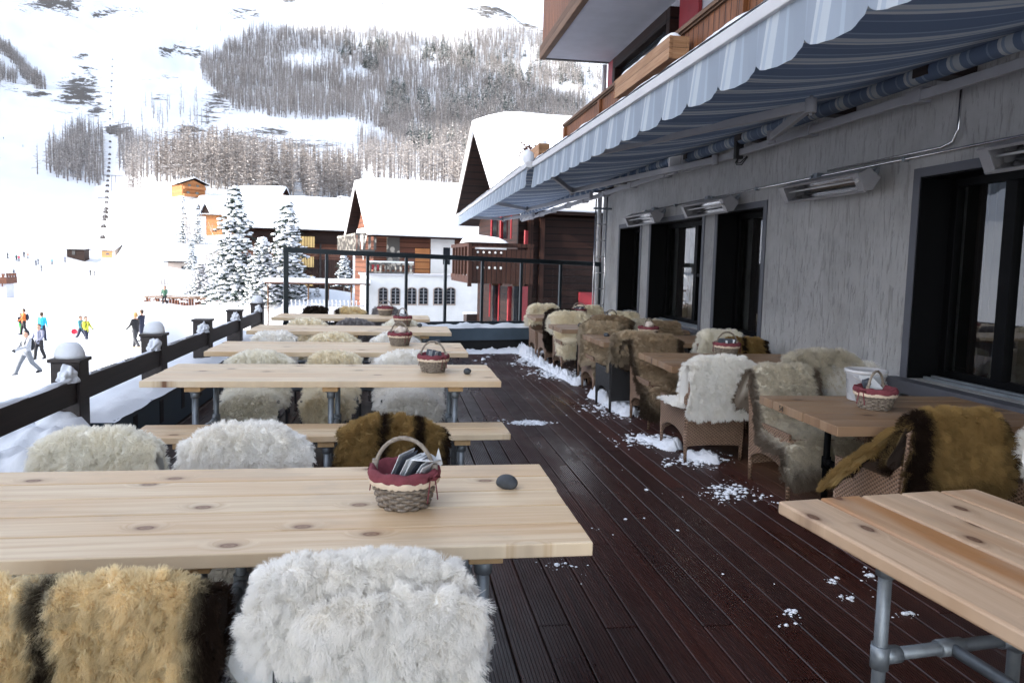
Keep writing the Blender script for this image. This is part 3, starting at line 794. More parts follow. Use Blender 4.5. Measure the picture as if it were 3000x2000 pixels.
# paths in chair space: sitter looks along -y, back at y=0, z absolute
def path_full(top=.80, back=.45, seat=.485, front=.30, y0=.045, depth=.50, yc=0.):
    return [(yc+y0+.02, back), (yc+y0, top-.10), (yc+.03, top+.012), (yc-.03, top+.012), (yc-y0, top-.07), (-.09, top-.25), (-.13, seat+.06), (-.19, seat), (-depth+.06, seat), (-depth, seat-.04), (-depth-.03, front)]
def path_back(top=.80, back=.35, inner=.50, yc=0., t=.045):
    return [(yc+t+.02, back), (yc+t, top-.10), (yc+.03, top+.012), (yc-.03, top+.012), (yc-t, top-.07), (yc-t-.035, inner)]
LG = 'sheepskins over the chairs along the railing'
def make_slat_chair():
    root = empty('slatted_chair')
    for sx in (-1, 1):
        b = MB(); b.beam((sx*.23, .03, 0), (sx*.23, -.0, .64), .035, .02); b.build('leg', M['slat'], root, .003)
        b = MB(); b.beam((sx*.23, -.44, 0), (sx*.23, -.44, .44), .035, .02); b.build('leg', M['slat'], root, .003)
    b = MB()
    for k in range(7): b.beam((-.19+k*.0635, .0, .42), (-.19+k*.0635, -.005, .765-.9*abs(-.19+k*.0635)**1.7), .034, .010)
    ar_ = [.765-.9*abs(-.245+.049*q)**1.7 for q in range(11)]; b.prism([(-.245+.049*q, ar_[q]-.035) for q in range(11)]+[(-.245+.049*q, ar_[q]) for q in range(10, -1, -1)], 'y', -.016, .01); b.bb(-.212, .212, -.005, .022, .45, .48); b.build('backrest', M['slat'], root, .002)
    b = MB()
    for k in range(7): b.bb(-.212, .212, -.43+k*.06, -.43+k*.06+.045, .425, .44)
    b.bb(-.225, -.213, -.43, 0, .395, .43); b.bb(.213, .225, -.43, 0, .395, .43); b.build('seat', M['slat'], root, .002)
    return root
slat0 = make_slat_chair(); slat_used = [0]
def slat_chair(x, y, rz, lab):
    if not slat_used[0]: o = slat0; o.location = (x, y, 0); o.rotation_euler = (0, 0, rz); slat_used[0] = 1
    else: o = dup(slat0, (x, y, 0), rz)
    return tag(o, lab, 'chair', 'slatted chairs along the railing')
def pxx(x, Y): return at_y(x, 1000, Y).x
w_arch = lambda a, e=.75: (lambda v: a*(e+(1-e)*math.sin(min(1, max(0, v*1.05))*PI)**.5))
def row(rows, Y, n, rad, wool, tabname, top=.775, full=False):
    for i, (x0, x1, pal, nm, st, dz) in enumerate(rows):
        xc = (pxx(x0, Y)+pxx(x1, Y))/2; hw = abs(pxx(x1, Y)-pxx(x0, Y))/2+.0
        slat_chair(xc, Y, 0, f'grey slatted chair under the {nm} sheepskin {tabname}')
        fleece('sheepskin', f'{nm} sheepskin over a chair back {tabname}', LG, .22, path_full(top+dz, .5, front=.24) if full else path_full(top+dz, .5), w_arch(hw), wool, n, (xc, Y, 0), R(rnd.uniform(-4, 4)), pal, st, seed=int(x0*7+Y*31) % 997, rad=rad, sag=.62, lock=.026, skew=rnd.uniform(-.03, .03))
row([(45, 510, 'ivory', 'ivory white', (), .02), (475, 950, 'white', 'pure white', (), .03), (955, 1345, 'tan', 'golden brown striped', ((-.12, .09), (.42, .13), (1.0, .18), (-1.05, .12)), .06)], 3.32, 55000, .0011, .034, 'behind the nearest table', .785)
row([(640, 880, 'ivory', 'ivory', (), .0), (885, 1075, 'cream', 'cream', (), 0.), (1072, 1322, 'white', 'white', (), .015)], 6.25, 22000, .0018, .036, 'behind the second table', .775, True)
row([(718, 886, 'white', 'white rounded', (), .01), (885, 1072, 'cream', 'cream yellowish', (), .0), (1070, 1243, 'white', 'short white', (), .0)], 7.78, 14000, .0022, .034, 'behind the third table', .785)
row([(830, 972, 'cream', 'pale cream', (), .0), (972, 1105, 'grey', 'mottled grey', (), 0.), (1105, 1250, 'ivory', 'off white', (), .0)], 9.55, 10000, .0027, .034, 'behind the fourth table', .795)
row([(882, 966, 'dark', 'dark brown', (), .0), (970, 1082, 'yellow', 'dull yellow', ((-.85, .2), (1.05, .12)), .0), (1080, 1178, 'grey', 'curly dark grey', (), .02)], 11.45, 8000, .0032, .034, 'below the glass screen', .83)
# foreground pair, seen from behind
slat_chair(-.055, 1.72, PI, 'grey slatted chair under the shaggy white sheepskin in the foreground')
front_white = fleece('sheepskin', 'big shaggy white sheepskin over the chair back nearest the camera', LG, .30, path_back(.845, .62, .45), lambda v: .345+.05*math.sin(v*9+1.2)-.05*sstep(.0, .22, .22-v), .034, 95000, (-.075, 1.72, 0), PI, 'white', (), 5, rad=.00085, lock=.022, sag=.42, CL=.36)
fl = fleece('leg_flap', None, None, .8, [(.115, .30), (.11, .52), (.075, .80)], lambda v: .13+.09*v, .045, 30000, (0, 0, 0), 0, 'white', (), 15, rad=.00085, lock=.022, sag=0, sx0=-.09, CL=.36)
fl.parent = front_white
slat_chair(-.80, 1.72, PI, 'grey slatted chair under the banded yellow sheepskin in the foreground')
fleece('sheepskin', 'yellow sheepskin with dark brown bands over the front left chair', LG, .50, path_back(.815, .16, .45), lambda v: .43, .034, 95000, (-.80, 1.72, 0), PI, 'yellow', ((-1.0, .24), (.06, .055), (1.1, .1)), 6, rad=.00085, lock=.021, sag=.42, CL=.36)
# ------------------------------------------------------------------ right side: tables against the wall, rattan chairs
WX = 4.10
def rtable(y0, y1, x0, lab, seed, rz=0, number=None):
    ln = WX-.02-x0; wd = y1-y0
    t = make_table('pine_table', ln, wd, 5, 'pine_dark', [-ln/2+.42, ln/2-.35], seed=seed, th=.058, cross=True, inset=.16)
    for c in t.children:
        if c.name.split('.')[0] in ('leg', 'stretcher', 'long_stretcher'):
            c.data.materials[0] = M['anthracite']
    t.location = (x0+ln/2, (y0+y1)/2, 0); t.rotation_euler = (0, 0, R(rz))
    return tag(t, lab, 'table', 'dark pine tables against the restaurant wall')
t54 = rtable(3.45, 4.36, 2.50, 'shade-darkened pine table marked 54 against the restaurant wall', 31, -2.2)
rtable(5.68, 6.62, 2.45, 'shade-darkened pine table behind the white sheepskin rattan chair', 32, -2)
rtable(7.5, 8.38, 2.36, 'shade-darkened pine table behind the black rattan chair', 33)
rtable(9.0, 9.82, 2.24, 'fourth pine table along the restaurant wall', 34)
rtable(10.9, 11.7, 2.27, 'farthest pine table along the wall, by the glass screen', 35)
# number burnt into the end face of the table
fc = bpy.data.curves.new('table_number', 'FONT'); fc.body = '54'; fc.size = .052; fc.extrude = .0008; fc.align_x = 'CENTER'
fo = bpy.data.objects.new('tmp', fc); COL.objects.link(fo); dg = bpy.context.evaluated_depsgraph_get()
nm = bpy.data.meshes.new_from_object(fo.evaluated_get(dg)); bpy.data.objects.remove(fo)
nm.materials.clear(); nm.materials.append(M['black']); no = bpy.data.objects.new('table_number', nm); COL.objects.link(no); no.parent = t54
ln54 = WX-.02-2.50
no.rotation_euler = (R(90), 0, R(-90)); no.location = (-ln54/2-.0055, .155, .75-.045)
# the near right table
rt = make_table('pine_table', 2.5, .92, 5, 'pine_red', [-1.25+.26, 1.25-.35], seed=41, th=.05, inset=.17, gapw=.010, bev=.009)
a0 = at_z(2279, 1465, .75); ang = R(90+5.2)
ax = Vector((math.cos(ang), math.sin(ang), 0)); ay = Vector((-ax.y, ax.x, 0))
rt.location = Vector((a0.x, a0.y, 0))-ax*1.25-ay*.46; rt.rotation_euler = (0, 0, ang)
tag(rt, 'knotty orange stained pine table on grey pipe legs, nearest on the right', 'table')
for k in rt.children:
    if k.name.split('.')[0] == 'tabletop': k.data.materials[0] = M['pine_red']

def rattan(mat):
    root = empty('rattan_chair'); w, d = .50, .52
    # body shell: skirt walls from 0.20 to 0.45, flaring upward, open arch below; back to 0.83
    def wall(pts_b, pts_t, th):
        pass
    b = MB()
    def panel(x0, x1, yb, zt, yt, arch):   # back or front panel between z=.17 and zt with arched lower edge
        n = 14; vs = []
        for i in range(n+1):
            u = i/n; x = x0+(x1-x0)*u; za = .12+arch*(1-(2*u-1)**2)**.5 if arch else .12
            for (z, y) in ((za, yb), (.44, yb+(yt-yb)*.45), (zt-(.075*abs(2*u-1)**2.2 if zt > .6 else 0), yt)):
                fl = 1+.10*(z-.12)
                vs += [(x*fl, y-.012, z), (x*fl, y+.012, z)]
        fs = []
        for i in range(n):
            a, c = i*6, (i+1)*6
            for q in (0, 2): fs += [(a+q, c+q, c+q+2, a+q+2), (a+q+1, a+q+3, c+q+3, c+q+1)]
            fs += [(a, a+1, c+1, c), (a+4, c+4, c+5, a+5)]
        fs += [(0, 2, 3, 1), (2, 4, 5, 3)]; e = n*6; fs += [(e, e+1, e+3, e+2), (e+2, e+3, e+5, e+4)]
        b.add(vs, fs)
    panel(-w/2, w/2, .0, .82, .055, .015); b.build('backrest', mat, root, .006)
    b = MB()
    panel(-w/2, w/2, -d, .45, -d-.02, .09)
    for sx in (-1, 1):
        n = 14; vs = []
        for i in range(n+1):
            u = i/n; y = -d+d*u; za = .125+.13*(1-(2*u-1)**2)**.5; zt = .485+(.10*(u-.8)/.2 if u > .8 else 0)
            for z in (za, .44, zt):
                xx = sx*(w/2)*(1+.10*(z-.12)); yy = y+(z-.12)*.06*(1 if u > .5 else -.4)
                vs += [(xx-.012, yy, z), (xx+.012, yy, z)]
        fs = []
        for i in range(n):
            a, c = i*6, (i+1)*6
            for q in (0, 2): fs += [(a+q, c+q, c+q+2, a+q+2), (a+q+1, a+q+3, c+q+3, c+q+1)]
            fs += [(a, a+1, c+1, c), (a+4, c+4, c+5, a+5)]
        e = n*6; fs += [(0, 2, 3, 1), (2, 4, 5, 3), (e, e+1, e+3, e+2), (e+2, e+3, e+5, e+4)]
        b.add(vs, fs)
        pass
    b.build('side_panels', mat, root, .005)
    b = MB(); b.bb(-w/2+.01, w/2-.01, -d+.01, -.01, .40, .445); b.build('seat', mat, root, .01)
    b = MB(); b.tube([(.266*q, .055+.006*(1-q*q), .828-.075*abs(q)**2.2) for q in np.linspace(-1, 1, 13)], .015, 8); b.build('top_roll', mat, root)
    for sx in (-1, 1):
        for y in (0, -d):
            b = MB(); b.tube([(sx*w/2*.985, y, .0), (sx*w/2, y, .26)], [.014, .019], 8); b.build('leg', mat, root)
    return root
RCH = {'tan': rattan(M['wicker']), 'black': rattan(M['blackwicker'])}; rused = {'tan': 0, 'black': 0}
def rchair(x, y, rz, lab, kind='tan'):
    o = RCH[kind]
    if rused[kind]: o = dup(o, (x, y, 0), rz)
    else: o.location = (x, y, 0); o.rotation_euler = (0, 0, rz); rused[kind] = 1
    return tag(o, lab, 'chair', 'rattan chairs round the wall tables')
RG = 'sheepskins over the rattan chairs'
wv = lambda a, amp=.05, ph=0: (lambda v: a+amp*math.sin(v*8+ph))
def rf(x, y, rz, pal, lab, path, w, n, rad, wool, seed, kind='tan', clab=None, **kw):
    rchair(x, y, rz, clab, kind)
    return fleece('sheepskin', lab, RG, .34, path, w, wool, n, (x, y, 0), rz, pal, kw.pop('stripes', ()), seed, rad=rad, lock=kw.pop('lock', .024), sag=kw.pop('sag', .6), **kw)
bk = lambda top=.875, back=.40, inner=.55: path_back(top+.02, back, inner, .058, .05)
fl_ = lambda top=.875, back=.55, front=.22: path_full(top+.02, back, .475, front, .05, .57, .058)
# around table 54
rf(2.99, 3.30, R(180), 'tan', 'shaggy olive brown sheepskin with dark patches over the chair at table 54', bk(.845, .43), wv(.325, .05), 55199, 0.00118, .05, 41, clab='tan rattan chair under the olive brown sheepskin at table 54', stripes=((.80, .26), (-1.05, .16)), edge_dark=.5)
rf(3.68, 3.12, R(176), 'white', 'long haired white sheepskin at the right edge by the big window', bk(.86, .20), wv(.36, .06, 1), 46000, 0.00124, .06, 42, clab='rattan chair under the long haired white sheepskin near the big window')
rf(2.99, 4.86, R(0), 'greycream', 'short grey cream sheepskin with brown edges hanging over its seat behind table 54', fl_(.85, .5, .10), wv(.38, .06, 2), 46000, 0.00124, .034, 43, clab='rattan chair tucked under table 54 on its far side', edge_dark=.85, edgecol=(.11, .07, .045), ew=(.70, .90))
rf(3.66, 4.98, R(0), 'white', 'white sheepskin behind the plastic bucket on table 54', bk(.84), wv(.31), 18400, 0.00149, .05, 44, clab='rattan chair beside the wall behind the bucket')
flb = fleece('leg_flap', None, None, .3, [(.06, .84), (-.06, .74), (-.20, .58), (-.32, .40)], lambda v: .12-.03*v, .05, 22000, (0, 0, 0), 0, 'tan', ((-.9, .3),), 61, rad=.0012, sag=.2, skew=.42, sx0=.30)
flb.parent = [o for o in COL.objects if o.get('label', '').startswith('shaggy olive brown')][0]
# second table
rf(2.68, 5.36, R(180), 'white', 'thick white sheepskin over the free standing rattan chair beside the walkway', bk(.86, .39, .45), wv(.36, .03, 2), 50599, 0.00124, .035, 45, clab='tan rattan chair at the walkway seen from behind, white sheepskin on it')
fl2 = fleece('side_flap', None, None, .5, [(.03, .46), (-.10, .50), (-.32, .47)], lambda v: .10+.03*math.sin(v*3), .035, 4000, (0, 0, 0), 0, 'white', (), 46, rad=.002, sag=0, sx0=.27)
rf(3.42, 5.12, R(180), 'greycream', 'shaggy pale sheepskin on the tall chair against the plaster wall', bk(.93, .40), wv(.36, .03), 36800, 0.00136, .06, 47, clab='rattan chair under the shaggy pale sheepskin against the wall')
rf(2.78, 6.98, R(0), 'beige', 'light brown sheepskin with dark ragged edges hanging to the seat, second wall table', fl_(.85, .5, .10), wv(.39, .05, 1), 36800, 0.00149, .034, 48, clab='rattan chair under the ragged edged brown sheepskin', edge_dark=.9, edgecol=(.05, .032, .022), ew=(.68, .88))
rf(3.70, 6.75, R(0), 'tan', 'dark striped brown sheepskin against the wall below the third window', bk(.85), wv(.30), 18400, 0.00174, .04, 49, clab='rattan chair against the wall below the third window', stripes=((-.1, .1), (.95, .2)))
# third table
rf(2.62, 7.22, R(180), 'sand', 'sand brown sheepskin over the black rattan chair', bk(.87, .56, .45), wv(.32, .03), 25299, 0.00161, .038, 50, 'black', 'black rattan chair at the walkway', edge_dark=.5, edgecol=(.12, .08, .055))
rf(3.66, 7.35, R(180), 'ivory', 'white sheepskin by the pillar between the windows', bk(.89), wv(.31), 16099, 0.00186, .035, 51, clab='rattan chair by the pillar between the windows')
rf(2.72, 8.72, R(0), 'sand', 'sandy sheepskin spread over back and seat at the third wall table', fl_(.85, .5, .16), wv(.38, .04, 3), 25299, 0.00174, .034, 52, clab='rattan chair at the third wall table with its seat covered', edge_dark=.35, edgecol=(.10, .065, .045))
rf(3.62, 8.80, R(0), 'beige', 'beige sheepskin on the wall side of the third table', bk(.85), wv(.30), 11500, 0.00198, .034, 53, clab='rattan chair on the wall side of the third table')
# fourth table
rf(2.88, 8.98, R(180), 'beige', 'grey brown sheepskin with dark hanging leg, near chair of the fourth wall table', bk(.91, .24), wv(.40, .05, 1), 23000, 0.00186, .038, 54, clab='rattan chair on the near side of the fourth wall table', edge_dark=.8, edgecol=(.05, .035, .026))
rf(3.45, 9.05, R(180), 'greycream', 'pale sheepskin beside the grey brown one at the fourth wall table', bk(.86), wv(.28), 9200, 0.00211, .038, 55, clab='rattan chair next to the wall, near side of the fourth table')
rf(2.72, 10.40, R(0), 'cream', 'cream sheepskin folded over the far chair of the fourth wall table', fl_(.86, .5, .24), wv(.36), 20700, 0.00198, .038, 56, clab='rattan chair on the far side of the fourth wall table')
rf(3.62, 10.42, R(0), 'cream', 'cream sheepskin on the wall chair under the farthest window', bk(.86), wv(.32), 10350, 0.00223, .038, 57, clab='rattan chair on the wall side under the farthest window')
# fifth table
rf(2.66, 10.72, R(180), 'dark', 'black brown sheepskin hanging long over the near chair of the last wall table', bk(.875, .22), wv(.33, .05), 13799, 0.00211, .038, 58, clab='rattan chair under the black brown sheepskin')
rf(2.66, 12.02, R(0), 'cream', 'cream white sheepskin at the last wall table beside the glass screen', bk(.87, .5), wv(.33), 12649, 0.00223, .038, 59, clab='rattan chair at the last wall table beside the glass screen')
rf(3.50, 12.05, R(0), 'cream', 'cream sheepskin at the wall corner by the steel ladder', bk(.86), wv(.34), 10350, 0.00236, .038, 60, clab='rattan chair at the wall corner by the steel ladder')
rt2 = [o for o in COL.objects if o.get('label', '').startswith('thick white sheepskin over the free')][0]
fl2.parent = rt2
for x, y, k, rz, lb in [(3.06, 3.95, 4, 30, 'wicker basket with a white booklet beside the bucket on table 54'), (3.30, 6.42, 1, 0, 'basket with burgundy lining on the second wall table'), (3.12, 8.1, 2, 40, 'basket with dark arched handle on the third wall table'),
                        (3.10, 9.55, 1, 10, 'basket on the fourth wall table, mostly behind sheepskins'), (3.1, 11.3, 1, 0, 'faint far basket on the last wall table')]:
    o = make_basket(k, int(y*7)); o.location = (x, y, .7505); o.rotation_euler = (0, 0, R(rz)); tag(o, lb, 'basket', 'wicker menu baskets on the tables')
for x, y, s_, lb in [(2.60, 8.15, .032, 'brown stone on the third wall table'), (2.62, 9.45, .034, 'dark stone on the fourth wall table')]:
    b = MB(); b.ico((0, 0, .02), s_, 3, 0, .4, int(y), (1, .9, .9)); tag(b.build('pebble', M['stone'], loc=(x, y, .7505)), lb, 'stone', 'grey stones on the tables')
# translucent lidded bucket
bu = empty('plastic_bucket', (3.19, 4.22, .7505), 0, 'milky plastic bucket with lid and white bail handle on table 54', 'bucket')
b = MB(); b.lathe([(0, 0), (.105, 0), (.108, .004), (.122, .175), (.128, .178), (.128, .19)], 40); b.build('body', M['plastic'], bu)
b = MB(); b.lathe([(.0, .206), (.112, .206), (.118, .212), (.132, .210), (.134, .190), (.129, .188)], 40); b.build('lid', M['whitecoat'], bu)
b = MB(); b.tube([(.131*math.cos(R(a)), .131*math.sin(R(a)), .17-.075*math.sin(R((a+160)))) for a in range(-160, 21, 12)], .0035, 6); b.build('bail_handle', M['whitecoat'], bu)

# ------------------------------------------------------------------ snow crumbs on the boards
def crumbs(name, spots, lab, seed):
    b = MB(); r = random.Random(seed)
    for (px, py, wpx, hpx, n) in spots:
        for k in range(int(n*(.8 if n > 99 else .28))):
            u, v = r.gauss(0, .42), r.gauss(0, .42)
            p = at_z(px+u*wpx, py+v*hpx, 0); q = max(0, 1-math.hypot(u, v)*.8)
            s_ = p.length*(.0006+.0036*r.random()**3*(.3+q))
            b.ico((p.x, p.y, s_*.25), s_, 1, 0, .5, k, (1.25, 1.1, .35+.3*q), True, 2)
    return tag(b.build(name, M['slush']), lab, 'snow', kind='stuff')
crumbs('snow_crumbs', [(2130, 1440, 85, 34, 260), (2225, 1455, 45, 22, 60), (2265, 1475, 20, 10, 20), (1955, 1365, 25, 14, 40), (2050, 1345, 95, 28, 420), (1910, 1290, 120, 26, 330), (1815, 1190, 120, 44, 620), (1640, 1095, 120, 22, 420), (1560, 1060, 70, 16, 300), (1545, 1030, 55, 20, 320),
    (1548, 1239, 80, 10, 230), (1480, 1232, 20, 6, 30), (1640, 1655, 70, 22, 70), (1700, 1700, 30, 40, 20), (2320, 1795, 40, 16, 60), (2300, 1830, 40, 8, 30), (2440, 1700, 30, 14, 50), (2550, 1690, 30, 50, 80), (2480, 1750, 50, 14, 50), (2650, 1800, 70, 10, 60), (1900, 1480, 260, 130, 30), (2150, 1700, 260, 160, 16), (1420, 1055, 30, 18, 60), (1745, 1550, 14, 5, 14)],
    'loose crumbs of snow scattered over the dark boards', 5)
# longer ridges of snow along the wall row
for i, (a, c_, w_, h) in enumerate([((1505, 1010), (1560, 1055), .22, .12), ((1560, 1055), (1700, 1130), .20, .07), ((1740, 1158), (1850, 1220), .22, .10), ((1870, 1280), (1990, 1320), .20, .06), ((2005, 1340), (2110, 1358), .13, .055), ((1500, 1238), (1600, 1241), .10, .02)]):
    snowstrip('snow_ridge', [at_z(*a, 0), at_z((a[0]+c_[0])/2, (a[1]+c_[1])/2, 0), at_z(*c_, 0)], w_, h, 30+i, 'slush', .03, .7, lab='ridge of crumbly snow on the boards in front of the rattan chairs')
# ------------------------------------------------------------------ restaurant / hotel building on the right
WY1 = 13.38
bld = empty('hotel_building', (WX, 5, 0), 0, 'grey plastered chalet hotel with dark framed windows and orange timber balcony', 'building')
def bpart(b, name, mat, par=None, **k):
    o = b.build(name, mat, None, **k); r_ = bld
    o.location = -Vector(r_.location) if par is None else (0, 0, 0)
    o.parent = r_ if par is None else par
    return o
WZ = 3.22
wins = [(11.19, 12.25, .80, 2.32), (8.81, 10.70, .78, 2.32), (7.26, 8.37, .78, 2.33), (2.3, 4.94, .78, 2.38)]
b = MB(); th = .42
ys = [-6.0]
edges = sorted(wins)
y = -6.0
for (a, c_, z0, z1) in edges:
    b.bb(WX, WX+th, y, a, -.3, WZ); b.bb(WX, WX+th, a, c_, -.3, z0); b.bb(WX, WX+th, a, c_, z1, WZ); y = c_
b.bb(WX, WX+th, y, WY1, -.3, WZ)
b.bb(WX+th, WX+9, WY1-.4, WY1, -4, WZ)
bpart(b, 'ground_floor_wall', M['plaster'], fixn=False)
b = MB(); b.bb(WX, WX+th, -6, WY1, WZ+.2, 9.0); b.bb(WX+th, WX+9, WY1-.4, WY1, WZ+.2, 9.0); bpart(b, 'upper_wall', M['concrete'])
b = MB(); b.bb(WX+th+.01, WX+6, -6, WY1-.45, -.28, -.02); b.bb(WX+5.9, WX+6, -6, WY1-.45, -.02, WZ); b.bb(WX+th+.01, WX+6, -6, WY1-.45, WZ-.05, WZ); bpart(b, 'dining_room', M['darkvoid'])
b = MB(); b.prism([(WX-2.3, 8.7), (WX+5, 11.4), (WX+5, 11.75), (WX-2.3, 9.0)], 'y', -6, WY1+1.2); bpart(b, 'roof', M['oldlarch'])
def window(y0, y1, z0, z1, mull, sillout=.0, trans=None, rev=.26):
    b = MB(); x0, x1 = WX+rev, WX+rev+.07; fw = .075
    # dark reveal lining
    lb = MB(); t = .012
    lb.bb(WX-.004, x0, y0-.001, y0+t, z0, z1); lb.bb(WX-.004, x0, y1-t, y1+.001, z0, z1); lb.bb(WX-.004, x0, y0+t, y1-t, z1-t, z1+.001)
    rv = bpart(lb, 'window_reveal', M['anthracite'])
    b.bb(x0, x1, y0, y0+fw, z0, z1); b.bb(x0, x1, y1-fw, y1, z0, z1); b.bb(x0, x1, y0+fw, y1-fw, z1-fw, z1); b.bb(x0, x1, y0+fw, y1-fw, z0, z0+fw)
    for m_ in mull: b.bb(x0-.008, x1, m_-.05, m_+.05, z0+fw, z1-fw)
    if trans: b.bb(x0, x1-.01, y0+fw, (mull[0]-.05 if mull else y1-fw), trans-.025, trans+.025)
    f = bpart(b, 'window', M['anthracite'], bevel=.004)
    p = MB(); p.add([(x0+.03, y0, z0), (x0+.03, y0, z1), (x0+.03, y1, z1), (x0+.03, y1, z0)], [(0, 1, 2, 3)]); p.build('pane', M['glass'], f, fixn=False)
    s = MB(); s.bb(WX-.035-sillout, x0, y0-(.1 if sillout else .02), y1+(.12 if sillout else .02), z0-.055-(.05 if sillout else 0), z0-.002); s.build('sill', M['surround'], f, .004)
    e = MB(); e.bb(WX+.10, WX+.13, y0+.05, y1-.05, z0-.001, z0+.022); e.bb(WX+.17, WX+.20, y0+.05, y1-.05, z0-.001, z0+.03); e.build('sill_profile', M['galv'], f)
    # surround band round the opening
    q = MB(); bw = .07; xs = WX-.012
    q.bb(xs, WX-.001, y1, y1+bw, z0, z1+bw); q.bb(xs, WX-.001, y0-bw, y0, z0, z1+bw); q.bb(xs, WX-.001, y0, y1, z1, z1+bw); q.build('surround', M['surround'], f)
    c = MB(); n = 30; vs = []
    for i in range(n+1):
        yy = y1-.1-.42*i/n; xx = x1+.10+.025*math.sin(i*1.3)
        vs += [(xx, yy, z0+.02), (xx, yy, z1-.03)]
    c.add(vs, [(2*i, 2*i+2, 2*i+3, 2*i+1) for i in range(n)], 0, True); c.build('curtain', M['curtain'], f)
for i, (a, c_, z0, z1) in enumerate(wins):
    if i == 3: window(a, c_, z0, z1, [4.38, 3.45], .10)
    elif i == 1: window(a, c_, z0, z1, [9.55], 0, 1.52)
    else: window(a, c_, z0, z1, [], 0)
# soffit, balcony slab and beams
BX = 3.27
b = MB(); b.bb(BX-.02, WX-.001, -6, WY1+.15, WZ, WZ+.2); bpart(b, 'balcony_floor', M['concrete'])
for y in (1.9, 3.1, 4.55, 5.85, 7.2, 8.6, 10, 11.4, 12.8): b = MB(); b.bb(3.70, WX-.002, y-.07, y+.07, 3.03, WZ-.002); bpart(b, 'balcony_beam', M['darktimber'])
b = MB(); b.bb(BX-.02, BX+.06, WY1+.15, WY1+5.5, WZ-.10, WZ+.16); b.bb(BX-.02, WX+.4, WY1+.151, WY1+.24, WZ-.12, WZ+.16); bpart(b, 'outer_beam', M['oldlarch'])
# first floor balcony railing: boards, posts, two-part handrail
b = MB(); b.bb(BX, BX+.024, -6, WY1, WZ+.15, 4.31); bpart(b, 'balcony_boards', M['larchboard'])
b = MB(); b.bb(BX-.055, BX+.075, -6, WY1+.02, 4.335, 4.385); b.bb(BX-.03, BX+.05, -6, WY1+.01, 4.311, 4.334); b.bb(BX-.04, BX+.06, -6, WY1, WZ+.1, WZ+.22); bpart(b, 'balcony_handrail', M['oldlarch'], bevel=.006)
for y in (1.2, 3.9, 6.35, 8.7, 11.0, 13.33):
    b = MB(); b.bb(BX-.045, BX-.001, y-.055, y+.055, WZ+.22, 4.31); bpart(b, 'balcony_post', M['larchboard'], bevel=.004)
# second floor slab with board railing
UX, UZ = 2.76, 5.6
b = MB(); b.bb(UX+.06, WX-.002, -6, WY1-.09, UZ, UZ+.17); bpart(b, 'upper_balcony_floor', M['concrete'])
b = MB(); b.bb(UX-.05, UX+.058, -6, WY1-.001, UZ-.02, UZ+.24); bpart(b, 'upper_balcony_edge_beam', M['oldlarch'], bevel=.012)
b = MB(); b.bb(UX+.06, WX-.002, WY1-.089, WY1, UZ-.012, UZ+.05); bpart(b, 'upper_balcony_end_trim', M['darktimber'])
b = MB(); b.bb(UX, UX+.025, -6, WY1-.02, UZ+.24, UZ+1.25); b.bb(UX+.025, WX-.002, WY1-.045, WY1-.02, UZ+.24, UZ+1.25); bpart(b, 'upper_balcony_boards', M['larchboard'])
# balcony door frames, shutters
for y0, y1 in ((9.9, 12.6), (2.5, 5.0)):
    b = MB(); x0 = WX-.16
    b.bb(x0, WX-.001, y0, y0+.14, WZ+.2, 5.45); b.bb(x0, WX-.001, y1-.14, y1, WZ+.2, 5.45); b.bb(x0, WX-.001, y0+.14, y1-.14, 5.25, 5.45); b.bb(WX-.04, WX-.001, y0+.14, y1-.14, WZ+.2, 5.25, 1)
    bpart(b, 'balcony_door', [M['chaletx'], M['fwin']], bevel=.01)
for y0, y1 in ((9.15, 9.8), (12.75, 13.2)):
    b = MB(); b.bb(WX-.06, WX-.002, y0, y1, 4.0, 5.55); bpart(b, 'shutter', M['red'], bevel=.008)
b = MB(); b.tube([(WX-.09, WY1-.06, -.2), (WX-.09, WY1-.06, 5.55)], .045, 12); bpart(b, 'drainpipe', M['whitecoat'])
# building block added left of the terrace, outside the view, to keep it in shade
nb_ = empty('unseen_shade_block', (-20, -3, -5), R(90), 'unseen white block with balconies added left of the terrace to shade it', 'building')
b = MB(); b.bb(-12, 11.5, 0, 14, 0, 20); b.build('wall', M['concrete'], nb_)
b = MB(); b.prism([(-1.5, 19.7), (7, 22.4), (15.5, 19.7), (15.5, 20.1), (7, 22.8), (-1.5, 20.1)], 'x', -13, 12.3); b.build('roof', M['oldlarch'], nb_)
for z in (2.2, 5.4, 8.6, 11.8, 15, 17.6):
    for k in range(6): b = MB(); b.bb(-10.6+k*3.7, -9.3+k*3.7, -.06, -.002, z, z+1.5); b.build('window', M['fwin'], nb_)
    b = MB(); b.bb(-11.5, 11, -1.1, -.003, z-.7, z-.55); b.bb(-11.5, 11, -1.1, -1.05, z-.549, z+.35); b.build('balcony', M['larchboard'], nb_)

# ladder at the corner
ld = empty('steel_ladder', (WX-.20, WY1-.55, 0), 0, 'narrow galvanised steel ladder fixed at the far wall corner', 'ladder')
for sx in (-.11, .11):
    b = MB(); b.tube([(sx, 0, 0), (sx, 0, 2.95)], .016, 8); b.build('stile', M['chrome'], ld)
for k in range(9):
    b = MB(); b.tube([(-.11, 0, .25+k*.31), (.11, 0, .25+k*.31)], .011, 8); b.build('rung', M['chrome'], ld)
for z in (.72, 2.72):
    b = MB(); b.tube([(-.16, 0, z), (.20, 0, z)], .02, 8); b.build('wall_bracket', M['galv'], ld)

